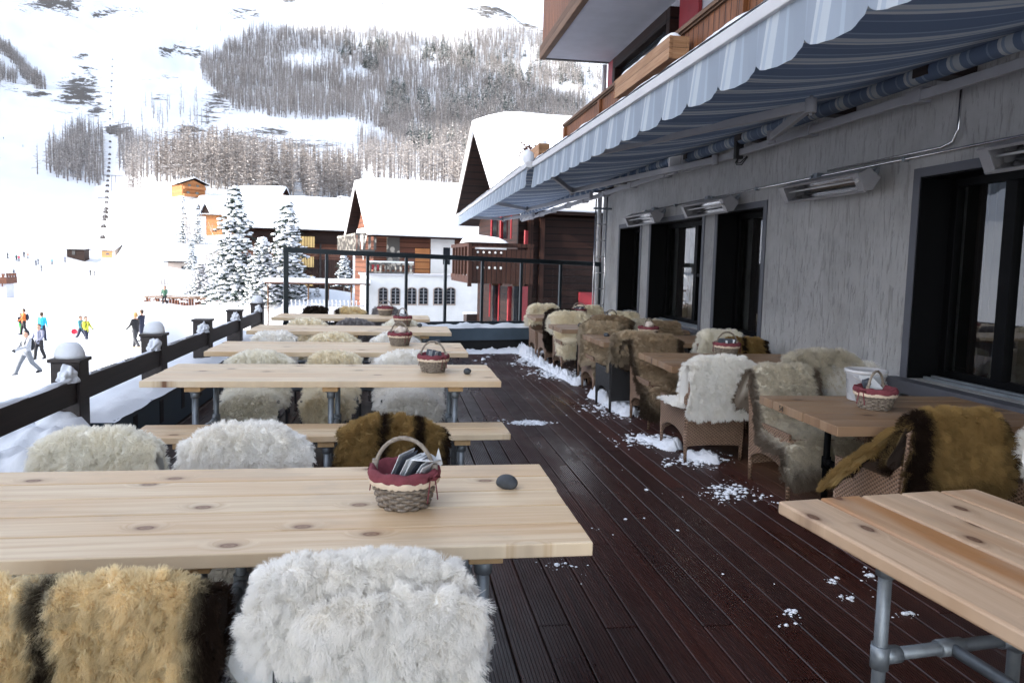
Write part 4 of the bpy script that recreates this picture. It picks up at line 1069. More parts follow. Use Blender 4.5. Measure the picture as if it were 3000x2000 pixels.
# ------------------------------------------------------------------ radiant heaters and their conduit
def heater(y0, y1, lab, first=[None]):
    L = y1-y0
    root = empty('radiant_heater', (WX-.15, (y0+y1)/2, 2.42), 0); root.rotation_euler = (0, R(40), 0); root.scale = (.78, 1, .78)
    b = MB(); h = L/2
    # tilted trough: open face looks down and out to the terrace
    pr = [(-.13, -.10), (.03, -.16), (.07, -.14), (.07, .06), (-.03, .10), (-.16, -.06)]
    def face(y): return [Vector((p[0], y, p[1])) for p in pr]
    b.prism([(-.145, -.085), (.035, -.165), (.095, -.10), (.075, .06), (-.10, .045)], 'y', -h, -h+.03); b.prism([(-.145, -.085), (.035, -.165), (.095, -.10), (.075, .06), (-.10, .045)], 'y', h-.03, h)
    b.add([(-.145, -h+.03, -.085), (-.145, h-.03, -.085), (-.10, h-.03, .045), (-.10, -h+.03, .045), (.075, -h+.03, .06), (.075, h-.03, .06), (.095, h-.03, -.10), (.095, -h+.03, -.10), (.035, -h+.03, -.165), (.035, h-.03, -.165)],
          [(0, 1, 2, 3), (3, 2, 5, 4), (4, 5, 6, 7), (7, 6, 9, 8)])
    # rim around the mouth
    b.beam((-.150, -h, -.088), (-.150, h, -.088), .03, .02); b.beam((.036, -h, -.17), (.036, h, -.17), .03, .02)
    b.beam((-.15, -h+.04, -.09), (.036, -h+.04, -.17), .08, .016); b.beam((-.15, h-.04, -.09), (.036, h-.04, -.17), .08, .016)
    b.build('housing', M['greypaint'], root, .003)
    b = MB(); b.add([(-.13, -h+.07, -.075), (-.13, h-.07, -.075), (-.085, h-.07, .0), (-.085, -h+.07, .0), (.0, -h+.07, .02), (.0, h-.07, .02), (.05, h-.07, -.06), (.05, -h+.07, -.06), (.03, -h+.07, -.15), (.03, h-.07, -.15)],
                    [(0, 1, 2, 3), (3, 2, 5, 4), (4, 5, 6, 7), (7, 6, 9, 8)], 0, False); b.build('reflector', M['chrome'], root)
    b = MB(); b.tube([(-.05, -h+.08, -.08), (-.05, h-.08, -.08)], .012, 10); b.build('lamp_tube', M['whitecoat'], root)
    for y in (-h+.15, h-.15):
        b = MB(); b.beam((.05, y, .03), (.06, y, .17), .04, .012); b.box((.075, y, .17), (.05, .05, .10)); b.build('bracket', M['galv'], root, .002)
    b = MB(); b.tube([(-.10, -h+.02, -.13), (-.10, -h+.02, -.165)], [.02, .016], 10); b.build('sensor', M['whitecoat'], root)
    return tag(root, lab, 'heater', 'radiant heaters on the plaster wall')
heater(10.0, 11.25, 'farthest radiant heater, over the farthest dark window')
heater(7.7, 8.9, 'radiant heater over the pillar between two windows')
heater(5.3, 6.5, 'radiant heater in the middle of the bare plaster wall')
heater(2.7, 4.12, 'radiant heater above the big window at the right edge')
cd = empty('conduit', (WX-.03, 7, 2.54), 0, 'thin metal conduit running along the plaster wall above the heaters', 'conduit')
b = MB(); b.tube([(0, -5, 0), (0, 4.6, 0)], .011, 8); b.tube([(0, -.9, .035), (0, -2.28, .035), (0, -2.38, .06), (0, -2.42, .14), (0, -2.42, .5)], .010, 8); b.build('pipe', M['chrome'], cd)
for y in (-4.2, -3.0, -1.9, -.65, .4, 1.5, 2.7, 3.9):
    b = MB(); b.bb(-.02, .03, y-.012, y+.012, -.02, .02); b.build('clip', M['galv'], cd)
for y in (-.75, 1.6, 3.5, -3.05):
    b = MB(); b.tube([(0, y, 0), (-.03, y+.03, .03), (-.06, y, -.01), (-.04, y-.03, -.06)], .006, 6); b.bb(-.04, .03, y-.04, y+.04, -.03, .03); b.build('junction', M['galv'], cd)

# ------------------------------------------------------------------ awnings
def awning(y0, y1, lab, xf_, zf, xr, zr, arms, motor=None, hv=.30, sag=.10, kz=0):
    fz = lambda y: zf+kz*(y-y1)
    root = empty('striped_awning', (xr, (y0+y1)/2, zr), 0, lab, 'awning', 'striped awnings over the terrace')
    off = Vector(root.location); pt = lambda x, y, z: Vector((x, y, z))-off
    b = MB(); nx, ny = 14, max(10, int((y1-y0)*8)); vs = []
    for j in range(ny+1):
        y = y0+(y1-y0)*j/ny
        for i in range(nx+1):
            t = i/nx; z = fz(y)+(zr+.05-fz(y))*t-sag*math.sin(t*PI)*(.6+.4*abs(math.sin(j*.16)))-.012*math.sin(y*2*PI/.8)*math.sin(t*PI)
            vs.append(pt(xf_+(xr-xf_)*t, y, z))
    w = nx+1; b.add(vs, [(j*w+i, j*w+i+1, (j+1)*w+i+1, (j+1)*w+i) for j in range(ny) for i in range(nx)], 0, True)
    b.build('fabric', M['awning'], root)
    # scalloped valance, one wave per 0.40 m
    b = MB(); per = .40; n = int((y1-y0)/per*16); vs = []; m = 7
    for j in range(n+1):
        y = y0+(y1-y0)*j/n; ph = 2*PI*(y/per)
        drop = hv-.085*(1-abs(math.sin(ph/2))**.55)
        for i in range(m):
            t = i/(m-1)
            vs.append(pt(xf_-.02+.022*math.sin(ph+.6)*t-.012*t+.004*math.sin(ph*5)*t, y, fz(y)-.03-drop*t))
    b.add(vs, [(j*m+i, j*m+i+1, (j+1)*m+i+1, (j+1)*m+i) for j in range(n) for i in range(m-1)], 0, True)
    b.build('valance', M['valance'], root)
    b = MB(); b.prism([(-.045, -.04), (.035, -.045), (.04, .03), (-.02, .045), (-.05, .02)], 'y', y0-.02, y1+.02)
    b.v = [tuple(Vector(p)+Vector((xf_-off.x, -off.y, fz(p[1])-off.z))) for p in b.v]; b.build('front_bar', M['whitecoat'], root, .006)
    b = MB(); b.tube([pt(xr, y0, zr), pt(xr, y1, zr)], .065, 16); b.build('roller', M['awning'], root)
    b = MB(); b.beam(pt(xr+.0, y0-.1, zr-.15), pt(xr+.0, y1+.1, zr-.15), .05, .07); b.build('mounting_bar', M['greypaint'], root, .004)
    for y in np.arange(y0+.3, y1, 1.35):
        b = MB(); b.box(pt(xr, y, zr-.15), (.075, .14, .095)); b.box(pt(xr+.06, y+.02, zr-.13), (.08, .1, .12)); b.build('wall_bracket', M['greypaint'], root, .004)
    for (sh, el, fo) in arms:
        S = Vector(sh)-off; E_ = Vector(el)-off; F = Vector(fo)-off
        b = MB(); b.beam(S, E_, .045, .075); b.tube([S+Vector((0, 0, -.06)), S+Vector((0, 0, .06))], .04, 12); b.build('upper_arm', M['greypaint'], root, .006)
        b = MB(); b.beam(E_, F, .04, .07); b.tube([E_+Vector((0, 0, -.055)), E_+Vector((0, 0, .055))], .042, 12); b.tube([E_+Vector((0, 0, -.075)), E_+Vector((0, 0, .075))], .014, 8); b.build('forearm', M['greypaint'], root, .006)
    for y in (y0-.03, y1+.03):
        b = MB(); b.box(pt(xr, y, zr-.03), (.15, .03, .26)); b.build('end_plate', M['whitecoat'], root, .004)
    if motor:
        b = MB(); y = motor
        b.box(pt(xr-.02, y, zr-.12), (.09, .05, .20)); b.tube([pt(xr-.02, y, zr-.20), pt(xr-.05, y-.03, zr-.29), pt(xr-.04, y-.12, zr-.30), pt(xr, y-.17, zr-.22)], .007, 8); b.tube([pt(xr-.02, y, zr-.20), pt(xr-.06, y-.02, zr-.27), pt(xr-.05, y-.11, zr-.28), pt(xr, y-.16, zr-.21)], .007, 8)
        b.build('motor', M['black'], root)
    return root
ZF = 2.89; XF = 1.31*(2.95-EYE); AR = 2.88
shN = at_z(2260, 402, 2.90); elN = at_z(2376, 310, AR); foN = Vector((XF+.03, elN.y+3.0, ZF-.06))
d_ = at_z(1770, 435, AR)-elN; t_ = (XF+.03-elN.x)/d_.x; foN = elN+d_*t_; foN.z = ZF-.05
shF = Vector((3.72, 7.75, 2.90)); elF = at_z(1675, 560, AR); foF = Vector((XF+.03, 8.45, ZF-.05))
awning(.3, 8.62, 'near blue and white striped awning with grey folding arms over the rattan chairs', XF, ZF, 3.77, 3.06, [(shN, elN, foN), (shF, elF, foF)], 7.25, .27, .10, .0085)
XF2 = 1.256*(2.95-EYE)
awning(8.7, 19.5, 'far blue and white striped awning reaching past the glass screen', XF2, ZF, 3.6, 3.03, [((3.5, 12.2, 2.9), at_z(1545, 613, AR), (XF2+.05, 13.5, ZF-.05)), ((3.5, 17.5, 2.9), (3.0, 19.3, AR), (XF2+.05, 18.2, ZF-.05))], None, .25, .06)
b = MB(); b.ico((0, 0, 0), .075, 3, 0, .15, 2, (1, .8, 1.25)); tag(b.build('snow_lump', M['snow'], loc=(XF2-.0, 8.78, ZF+.10)), 'round snow lump on the near end of the far awning bar', 'snow lump')
snowstrip('snow_on_awning', [(XF-.01, .4, ZF+.04-.0085*8.2), (XF-.01, 8.6, ZF+.04)], .075, .022, 44, lab='thin snow along the near awning front bar', wn=.15)
snowstrip('snow_on_awning', [(XF2-.01, 9.1, ZF+.04), (XF2-.01, 19.4, ZF+.04)], .075, .02, 45, lab='thin snow along the far awning front bar', wn=.15)

# flower boxes hung on the balcony
def flowerbox(y0, y1, lab, dead):
    root = empty('flower_box', (BX-.17, (y0+y1)/2, 4.07), 0, lab, 'flower box', 'timber flower boxes on the balcony')
    h = (y1-y0)/2; b = MB()
    b.bb(-.115, -.085, -h, h, -.125, .125); b.bb(.085, .115, -h, h, -.125, .125); b.bb(-.084, .084, -h+.005, -h+.03, -.125, .125); b.bb(-.084, .084, h-.03, h-.005, -.125, .125); b.bb(-.084, .084, -h+.03, h-.03, -.12, -.09)
    for k in range(5):                     # finger joints at the corners
        z = -.105+k*.052
        for sy in (-1, 1): b.bb(-.124, -.0845, sy*h-.015 if sy > 0 else -h-.01, h+.01 if sy > 0 else -h+.015, z-.012, z+.012)
    b.build('box', M['boxwood'], root, .003)
    b = MB(); b.bb(-.084, .084, -h+.03, h-.03, -.09, .07); b.build('soil', M['black'], root)
    b = MB(); vs = []; n = 40
    for j in range(n+1):
        for i in range(7):
            u = -1+i/3; y = -h+.02+(2*h-.04)*j/n; e = min(1, min(j, n-j)/3)
            vs.append((u*.105, y, .10+e*(.10*(1-u*u)**.5*(1+.9*fbm(y*2, 1, 3, 3)))))
    b.add(vs, [(j*7+i, j*7+i+1, (j+1)*7+i+1, (j+1)*7+i) for j in range(n) for i in range(6)], 0, True); b.build('snow', M['snow'], root)
    if dead:
        b = MB(); b.bb(.09, .14, -h+.2, -h+.28, -.65, .05); b.bb(.09, .14, h-.28, h-.2, -.65, .05); b.build('bracket', M['oldlarch'], root)
        b = MB(); r = random.Random(3)
        for k in range(26):
            p = Vector((r.uniform(-.06, .06), r.uniform(.0, h), .1)); pts = [p]
            dv = Vector((r.uniform(-.5, .2), r.uniform(.0, 1), r.uniform(.3, 1.0)))
            for q in range(4): dv += Vector((r.uniform(-.3, .3), r.uniform(-.3, .3), r.uniform(-.35, .1))); pts.append(pts[-1]+dv*.085)
            b.tube(pts, [.006, .005, .004, .003, .002], 5)
            for q in (2, 3, 4): b.ico(pts[q], r.uniform(.018, .036), 1, 0, .5, k, (1, 1, .7))
        b.build('dead_flowers', M['deadplant'], root)
    return root
M['deadplant'] = simple('withered_plant', (.09, .04, .03), .9, 0, .4, 12)
flowerbox(7.47, 9.4, 'timber flower box with dovetailed corner and snow, nearest on the balcony rail', False)
flowerbox(14.5, 16.2, 'far timber flower box holding withered flowers and snow', True)
# ------------------------------------------------------------------ terrain
AZ = [-400, 150, 330, 480, 600, 1000, 1400, 1650, 2600]
PROF = {
 -400: [(0, -4.2), (60, -4.4), (92, -4.4), (150, -3), (250, .5), (420, 25), (650, 75), (800, 135), (1100, 240), (1500, 450), (2200, 880), (3200, 1500)],
 150: [(0, -4.0), (60, -4.4), (92, -4.4), (150, -3), (250, .3), (420, 23), (650, 71), (800, 127), (1100, 233), (1500, 446), (2200, 880), (3200, 1500)],
 330: [(0, -3.9), (60, -4.1), (92, -4.3), (150, -3.5), (200, -2), (230, -.6), (280, 2.5), (335, 9), (420, 24), (560, 52), (650, 72), (800, 128), (1100, 238), (1500, 455), (2200, 880), (3200, 1500)],
 480: [(0, -3.4), (64, -2.8), (100, -.8), (135, 3), (190, 9.3), (230, 16), (335, 33), (420, 48), (650, 95), (800, 140), (1100, 245), (1500, 470), (2200, 880), (3200, 1400)],
 600: [(0, -3.6), (45, -3.6), (64, -3.2), (90, -2.2), (120, .2), (170, 7), (230, 22), (350, 39), (600, 86), (800, 142), (1100, 250), (1300, 341), (1500, 483), (1800, 625), (2300, 900), (3200, 1400)],
 1000: [(0, -2.6), (45, -2.2), (60, -1.9), (100, 1), (200, 15), (300, 32), (450, 60), (700, 117), (1000, 217), (1300, 366), (1500, 505), (1800, 650), (2100, 811), (3200, 1100)],
 1400: [(0, -2.6), (45, -2.2), (60, -1.9), (100, 1), (200, 16), (450, 62), (700, 125), (1000, 225), (1300, 380), (1500, 516), (1700, 605), (1900, 702), (2000, 690), (3200, 560)],
 1650: [(0, -2.6), (60, -1.9), (200, 14), (450, 60), (700, 120), (1000, 222), (1300, 370), (1500, 470), (1700, 562), (1780, 580), (1900, 560), (3200, 420)],
 2600: [(0, -2.6), (60, -2.0), (200, 10), (450, 45), (1000, 180), (1500, 350), (2000, 420), (3200, 400)]}
DG = np.concatenate([np.arange(0, 300, 4), np.arange(300, 3300, 20)]).astype(float)
def _sm(z, k):
    for _ in range(k): z[1:-1] = (z[:-2]+2*z[1:-1]+z[2:])/4
    return z
PZ = np.array([_sm(np.interp(DG, *zip(*PROF[a])), 6) for a in AZ])
FB = {}
def base_z(X, Y):
    X = np.asarray(X, float); Y = np.asarray(Y, float)
    d = np.hypot(X, Y); Yc = np.where(Y > .25*np.abs(X)+.01, Y, .25*np.abs(X)+.01)
    px = np.clip(1160+2000*(X/Yc)*1.02, AZ[0], AZ[-1])
    px = np.where(Y < 0, np.where(X < 0, AZ[0], AZ[-1]), px)
    ai = np.clip(np.searchsorted(AZ, px)-1, 0, len(AZ)-2); a0 = np.array(AZ)[ai]; a1 = np.array(AZ)[ai+1]; t = (px-a0)/(a1-a0); t = t*t*(3-2*t)
    zi = np.array([np.interp(d, DG, PZ[k]) for k in range(len(AZ))])
    z = zi[ai, np.arange(len(ai))]*(1-t)+zi[ai+1, np.arange(len(ai))]*t if z_is_arr(ai) else None
    z = np.where(Y < 0, np.minimum(z, -4+0*z), z)
    return z
def z_is_arr(a): return np.ndim(a) > 0
CTRL = []
def ctrl(p): CTRL.append((p.x, p.y, p.z)); return p
# points (photo position, distance) that things stand on; the terrain passes through them
def P(x, y, d): return ctrl(at_y(x, y, d))
PEOPLE = [P(253, 1009, 46), P(238, 1002, 47.5), P(80, 1099, 30), P(116, 1050, 36.5), P(124, 983, 46), P(71, 981, 50), P(62, 976, 50.8), P(398, 1022, 35.5), P(416, 1002, 38)]
FIRS = [(P(690, 872, 52), 306, 88), (P(842, 876, 50), 282, 84), (P(768, 880, 48), 175, 66), (P(537, 712, 135), 132, 24), (P(580, 712, 135), 104, 22), (P(562, 800, 95), 98, 24), (P(588, 864, 68), 88, 46), (P(485, 658, 190), 42, 8), (P(498, 660, 190), 22, 7), (P(1008, 838, 56), 92, 34), (P(930, 884, 50), 40, 14), (P(655, 874, 55), 120, 50)]
HUTS = [P(222, 755, 235), P(330, 768, 228)]
TOWER = P(2, 872, 92); FEN0, FEN1 = P(425, 893, 64), P(705, 890, 62)
CH = dict(D=P(568, 578, 230), E=P(640, 690, 165), F=P(755, 612, 190), G=P(785, 690, 150), H1=P(928, 614, 215), H2=P(1000, 612, 225), H3=P(990, 626, 200), H4=P(877, 603, 230), J=P(525, 803, 105))
P(150, 1000, 45); P(350, 930, 60); P(300, 1150, 24)
for q in ((-8, 20, -3.9), (2, 36, -2.3), (-6, 60, -1.5), (4, 24, -2.6), (-12, 12, -4)): ctrl(Vector(q))
CT = np.array(CTRL); RB = .10*np.hypot(CT[:, 0], CT[:, 1])+4
res = CT[:, 2]-base_z(CT[:, 0], CT[:, 1])
K = np.exp(-((CT[:, None, 0]-CT[None, :, 0])**2+(CT[:, None, 1]-CT[None, :, 1])**2)/(2*RB[None, :]**2))
WT = np.linalg.solve(K+np.eye(len(CT))*.03, res)
def terr(X, Y):
    X = np.atleast_1d(np.asarray(X, float)); Y = np.atleast_1d(np.asarray(Y, float)); z = base_z(X, Y)
    for (cx, cy, _), w, r_ in zip(CTRL, WT, RB): z = z+w*np.exp(-((X-cx)**2+(Y-cy)**2)/(2*r_*r_))
    return z+relief(X, Y)
def relief(X, Y):
    rr_ = np.hypot(X, Y); z = np.zeros(len(X)); i_ = np.nonzero(rr_ > 320)[0]
    for i in i_: z[i] = .030*(rr_[i]-320)*fbm(X[i]*.008, Y[i]*.008, 1, 5)
    return z
def gz(x, y): return float(terr(x, y)[0])
# rock outcrops, named by where they lie on the slopes (photo position, spread, strength)
ROCK = [(150, 8, 60, 22, 1.1), (195, 28, 35, 14, .9), (285, 40, 28, 10, 1), (312, 32, 40, 9, .9), (390, 33, 40, 8, .6), (490, 150, 22, 10, 1), (510, 138, 30, 10, .7), (575, 152, 22, 12, .9), (545, 158, 30, 12, .6), (225, 275, 48, 36, 1.15), (255, 205, 26, 10, .8), (240, 166, 20, 6, .8), (282, 325, 26, 14, .9), (112, 274, 34, 10, 1), (60, 250, 60, 18, .6),
        (345, 380, 38, 16, 1), (562, 382, 46, 12, .95), (505, 418, 80, 7, 1), (420, 405, 40, 10, .6), (635, 292, 28, 26, .9), (665, 300, 16, 40, .6), (790, 386, 44, 10, 1), (715, 420, 70, 26, .85), (690, 440, 70, 14, .8), (865, 425, 62, 16, .9), (940, 430, 40, 14, .7), (480, 285, 30, 10, .8), (470, 225, 40, 9, .5), (725, 38, 46, 12, .8), (1110, 12, 20, 6, .7), (1420, 12, 60, 12, .8), (1445, 28, 70, 14, 1.1), (1500, 40, 50, 12, 1), (1570, 72, 50, 16, 1), (1425, 45, 30, 8, .9), (1250, 18, 30, 6, .6), (840, 2, 40, 6, .8), (610, 330, 24, 40, .6), (1620, 160, 40, 40, .5), (590, 170, 60, 8, .3)]
angs = np.concatenate([np.arange(-180, -46, 3.0), np.arange(-46, 50, .13), np.arange(50, 180, 3.0)])
rads = np.concatenate([[0.5, 3, 6, 9, 12, 15], 17*np.exp(np.linspace(0, math.log(3200/17), 330))])
A_, R_ = np.meshgrid(np.radians(angs), rads); X_ = R_*np.sin(A_); Y_ = R_*np.cos(A_)
Z_ = terr(X_.ravel(), Y_.ravel()).reshape(X_.shape)
na = len(angs); vs = np.stack([X_, Y_, Z_], 2).reshape(-1, 3)
FN = np.array([0 if R_.ravel()[i] > 110 else .25*fbm(p[0]*.12, p[1]*.12, 3, 4)*sstep(16, 30, R_.ravel()[i])/max(1, .02*R_.ravel()[i]) for i, p in enumerate(vs)])
rr = R_.ravel(); vs[:, 2] += FN*.55
Vp = vs@np.stack([_dX, _dY, _up]) - EYE*_up; cz = np.where(Vp[:, 2] > 1, Vp[:, 2], 1e9)
pxx_, pyy_ = PPX+FOC*Vp[:, 0]/cz, PPY+FOC*Vp[:, 1]/cz
rock = np.zeros(len(vs))
for (x, y, a, c_, s_) in ROCK: rock = np.maximum(rock, s_*np.exp(-.5*(((pxx_-x)/a)**2+((pyy_-y)/c_)**2)))
rock[rr < 300] = 0
nr_ = len(rads); fs = [(j*na+i, j*na+(i+1) % na, (j+1)*na+(i+1) % na, (j+1)*na+i) for j in range(nr_-1) for i in range(na)]
me = bpy.data.meshes.new('ground'); me.from_pydata(vs.tolist(), [], fs); me.polygons.foreach_set('use_smooth', [True]*len(fs))
at_ = me.attributes.new('rock', 'FLOAT', 'POINT'); at_.data.foreach_set('value', rock.astype(np.float32))
m = MT('snow_slope_with_rock', (.8, .82, .86), .7, 0, .2)
wp = m.world(); n1 = m.noise(m.world((.045, .045, .09)), 1, 6, .68); nb = m.noise(m.world((1.3, 1.3, 1.3)), 1, 5, .6); nf = m.noise(m.world((.22, .22, .22)), 1, 4, .6)
rk = m.math('ADD', m.math('MULTIPLY', m.attr('rock'), .62), m.math('MULTIPLY', m.math('SUBTRACT', n1, .5), 1.9))
rk = m.math('ADD', rk, m.math('MULTIPLY', m.math('SUBTRACT', nf, .5), .9))
mask = m.math('MULTIPLY', m.ramp(rk, [(.36, 0), (.46, 1)]), m.math('GREATER_THAN', m.attr('rock'), .12))
rc = m.mix(nf, (.028, .028, .031), (.12, .105, .09))
m.set('Base Color', m.mix(mask, m.mix(nb, (.59, .612, .655), (.64, .66, .70)), rc))
m.bump(m.math('ADD', m.math('MULTIPLY', nb, .5), nf), .35, .12)
me.materials.append(m.m)
g = bpy.data.objects.new('ground', me); COL.objects.link(g); tag(g, 'snow covered valley floor, piste and mountainside', 'ground', kind='structure')

# ------------------------------------------------------------------ forest on the slopes
M['larch'] = simple('hazed_bare_larch_twigs', (.33, .305, .295), .9, 0, .25, .05); M['larchnear'] = simple('near_larch_twigs', (.235, .205, .19), .9, 0, .25, .05); M['larchsnow'] = simple('snowy_larch_twigs', (.48, .455, .44), .9, 0, .1, .05)  # far larch paler for snow dusting, with distance haze put into the colour
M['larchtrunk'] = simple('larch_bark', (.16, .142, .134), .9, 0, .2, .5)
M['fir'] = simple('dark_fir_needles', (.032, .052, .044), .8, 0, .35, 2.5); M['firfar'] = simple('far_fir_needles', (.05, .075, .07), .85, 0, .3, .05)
def larch_mesh(seed, nb, h=1.0, twig=.016, wide=.17, tw=.010):
    r = random.Random(seed); b = MB()
    lean = r.uniform(-.02, .02)
    b.tube([(0, 0, -.06), (lean*.4, 0, .45), (lean, 0, 1.0)], [tw*1.5, tw, tw*.2], 4, 1, False, False)
    for k in range(nb):
        z = .16+.82*(k+r.random())/nb; L = wide*(1-z)**.62*(.45+.75*r.random())+.012; a = r.uniform(0, 2*PI)
        dz = r.uniform(-.10, .35)*L; p = Vector((lean*z, 0, z)); e = p+Vector((L*math.cos(a), L*math.sin(a), dz))
        s_ = Vector((-math.sin(a), math.cos(a), 0))*twig*.5+Vector((0, 0, twig*.6))
        b.add([p-s_*.4, p+s_*.4, e], [(0, 1, 2)], 0)
        for q in (.45, .75):
            c_ = p.lerp(e, q); d = Vector((math.cos(a+r.choice((-1, 1))*.9), math.sin(a+r.choice((-1, 1))*.9), r.uniform(-.7, .3)))*L*.42
            b.add([c_-s_*.35, c_+s_*.35, c_+d], [(0, 1, 2)], 2 if r.random() < .5 else 0)
    return b
def fir_far(seed):
    r = random.Random(seed); b = MB()
    for k in range(46):
        z = .05+.93*(k+r.random())/46; L = .19*(1-z)**.8*(.6+.6*r.random())+.01; a = r.uniform(0, 2*PI); c_, s_ = math.cos(a), math.sin(a)
        p = Vector((0, 0, z+.03)); e = Vector((L*c_, L*s_, z-.45*L)); w = Vector((-s_, c_, 0))*L*.38
        b.add([p, e-w, e+w], [(0, 1, 2)], 2 if r.random() < .42 else 0)
    return b
def inside(poly, x, y):
    c = False; j = len(poly)-1
    for i in range(len(poly)):
        xi, yi = poly[i]; xj, yj = poly[j]
        if (yi > y) != (yj > y) and x < (xj-xi)*(y-yi)/(yj-yi)+xi: c = not c
        j = i
    return c
DM = np.concatenate([np.arange(60, 400, 4), np.arange(400, 2400, 10)]).astype(float)
_pc = {}
def ground_px(x, y):
    """first point of the terrain seen at a photo position"""
    k = round(x/6)
    if k not in _pc:
        r = ray(k*6, 700); X = r[0]/r[1]*DM; Y = DM; z = terr(X, Y); rr_ = np.hypot(X, Y)
        c = X[:, None]*_dX+Y[:, None]*_dY+(z-EYE)[:, None]*_up; _pc[k] = (PPY+FOC*c[:, 1]/c[:, 2], r)
    yy, r = _pc[k]; idx = np.nonzero(yy <= y)[0]
    if not len(idx): return None
    d = DM[idx[0]]; return Vector((ray(x, 700)[0]/ray(x, 700)[1]*d, d, 0))
FP = [([(590, 195), (640, 165), (720, 112), (760, 95), (1000, 98), (1120, 98), (1190, 110), (1335, 122), (1350, 96), (1480, 92), (1540, 100), (1640, 120), (1700, 250), (1700, 400), (1560, 470), (1300, 470), (1180, 440), (1110, 380), (1000, 345), (930, 355), (800, 345), (700, 330), (650, 290), (600, 240)], 10500, 23, 0),
      ([(1040, 395), (1180, 445), (1300, 475), (1480, 480), (1440, 560), (1300, 560), (1180, 540), (1060, 520)], 520, 18, 1),
      ([(140, 512), (150, 455), (215, 405), (245, 388), (306, 402), (316, 545), (275, 548), (205, 535)], 450, 19, 2),
      ([(352, 405), (400, 418), (455, 450), (440, 520), (385, 535), (352, 505)], 190, 18, 2),
      ([(440, 470), (560, 478), (600, 450), (680, 462), (760, 480), (850, 520), (870, 590), (800, 585), (700, 570), (640, 560), (560, 548), (450, 535)], 420, 19, 2),
      ([(370, 500), (430, 540), (415, 580), (380, 570)], 16, 14, 1),
      ([(850, 500), (1050, 520), (1060, 590), (900, 596)], 210, 17, 1),
      ([(0, 150), (0, 120), (45, 160), (100, 220), (150, 268), (120, 270), (72, 225), (60, 200), (30, 170)], 420, 18, 3), ([(0, 200), (30, 210), (68, 232), (60, 250), (20, 240), (0, 300)], 180, 16, 3), ([(420, 310), (620, 290), (640, 380), (420, 390)], 26, 19, 1),
      ([(1620, 200), (1760, 200), (1760, 430), (1640, 470)], 500, 19, 0)]
clear = [(885, 190, 60, 26, .95), (1040, 225, 45, 20, .9), (965, 175, 40, 20, .7), (1090, 330, 40, 40, .5), (1260, 190, 12, 30, .8), (1525, 190, 14, 60, .8), (1400, 260, 100, 30, .2), (760, 300, 60, 40, .25), (1640, 270, 40, 20, .95), (1330, 110, 12, 14, 1)]
GF = [(1010, 160), (1110, 150), (1160, 280), (1150, 300), (1180, 330), (1245, 165), (1350, 165), (1360, 190), (1290, 165), (1440, 270), (1480, 220), (1310, 320), (1350, 310), (1430, 300), (1150, 450), (1240, 455), (1210, 435), (1130, 350), (1235, 310), (1390, 320), (1080, 200), (1530, 240), (1250, 345), (1480, 330), (1060, 150)]
trees = []
rf_ = random.Random(5)
for pi, (poly, n, hh, kind) in enumerate(FP):
    xs_ = [p[0] for p in poly]; ys_ = [p[1] for p in poly]; k = 0; tries = 0
    while k < n and tries < n*12:
        tries += 1
        x, y = rf_.uniform(min(xs_), max(xs_)), rf_.uniform(min(ys_), max(ys_))
        if not inside(poly, x, y): continue
        if 308 < x < 350 and y > 380: continue
        if any(rf_.random() < s_ for (cx, cy, a, c_, s_) in clear if ((x-cx)/a)**2+((y-cy)/c_)**2 < 1): continue
        if kind == 0 and rf_.random() < .5*sstep(.08, .34, fbm(x*.011, y*.008, 3, 4)): continue
        p = ground_px(x, y)
        if p is None: continue
        gf = kind == 0 and min(math.hypot((x-a)/1.0, (y-c_)/1.3) for a, c_ in GF) < 22 and rf_.random() < .55 or (kind == 0 and x > 1300 and y > 170 and rf_.random() < .12)
        trees.append((p.x, p.y, hh*rf_.uniform(.62, 1.15), 1 if gf else (3 if kind == 3 else 0), kind)); k += 1
for x, y, h in ((583, 92, 16), (650, 94, 14), (745, 94, 22), (873, 92, 26), (115, 512, 21), (1092, 110, 18), (1290, 112, 20), (1115, 95, 15), (536, 288, 20), (495, 345, 20), (372, 360, 18), (458, 338, 15), (572, 340, 16), (338, 350, 12)):
    p = ground_px(x, y)
    if p is not None: trees.append((p.x, p.y, h, 0, 9))
trees.sort(key=lambda t: t[1])
TZ = terr([t[0] for t in trees], [t[1] for t in trees])
VAR = [larch_mesh(s_, 60, twig=.026, wide=.19) for s_ in range(5)]; FVAR = [fir_far(s_) for s_ in range(3)]; LOW = [larch_mesh(20+s_, 16, twig=.05, wide=.19, tw=.014) for s_ in range(4)]
def mesh_of(b, name, mats):
    o = b.build(name, mats, fixn=False); me_ = o.data; bpy.data.objects.remove(o); return me_
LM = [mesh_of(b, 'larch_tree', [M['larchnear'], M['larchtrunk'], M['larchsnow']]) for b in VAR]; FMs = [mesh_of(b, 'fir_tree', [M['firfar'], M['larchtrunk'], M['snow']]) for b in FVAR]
rest = MB(); nind = 0
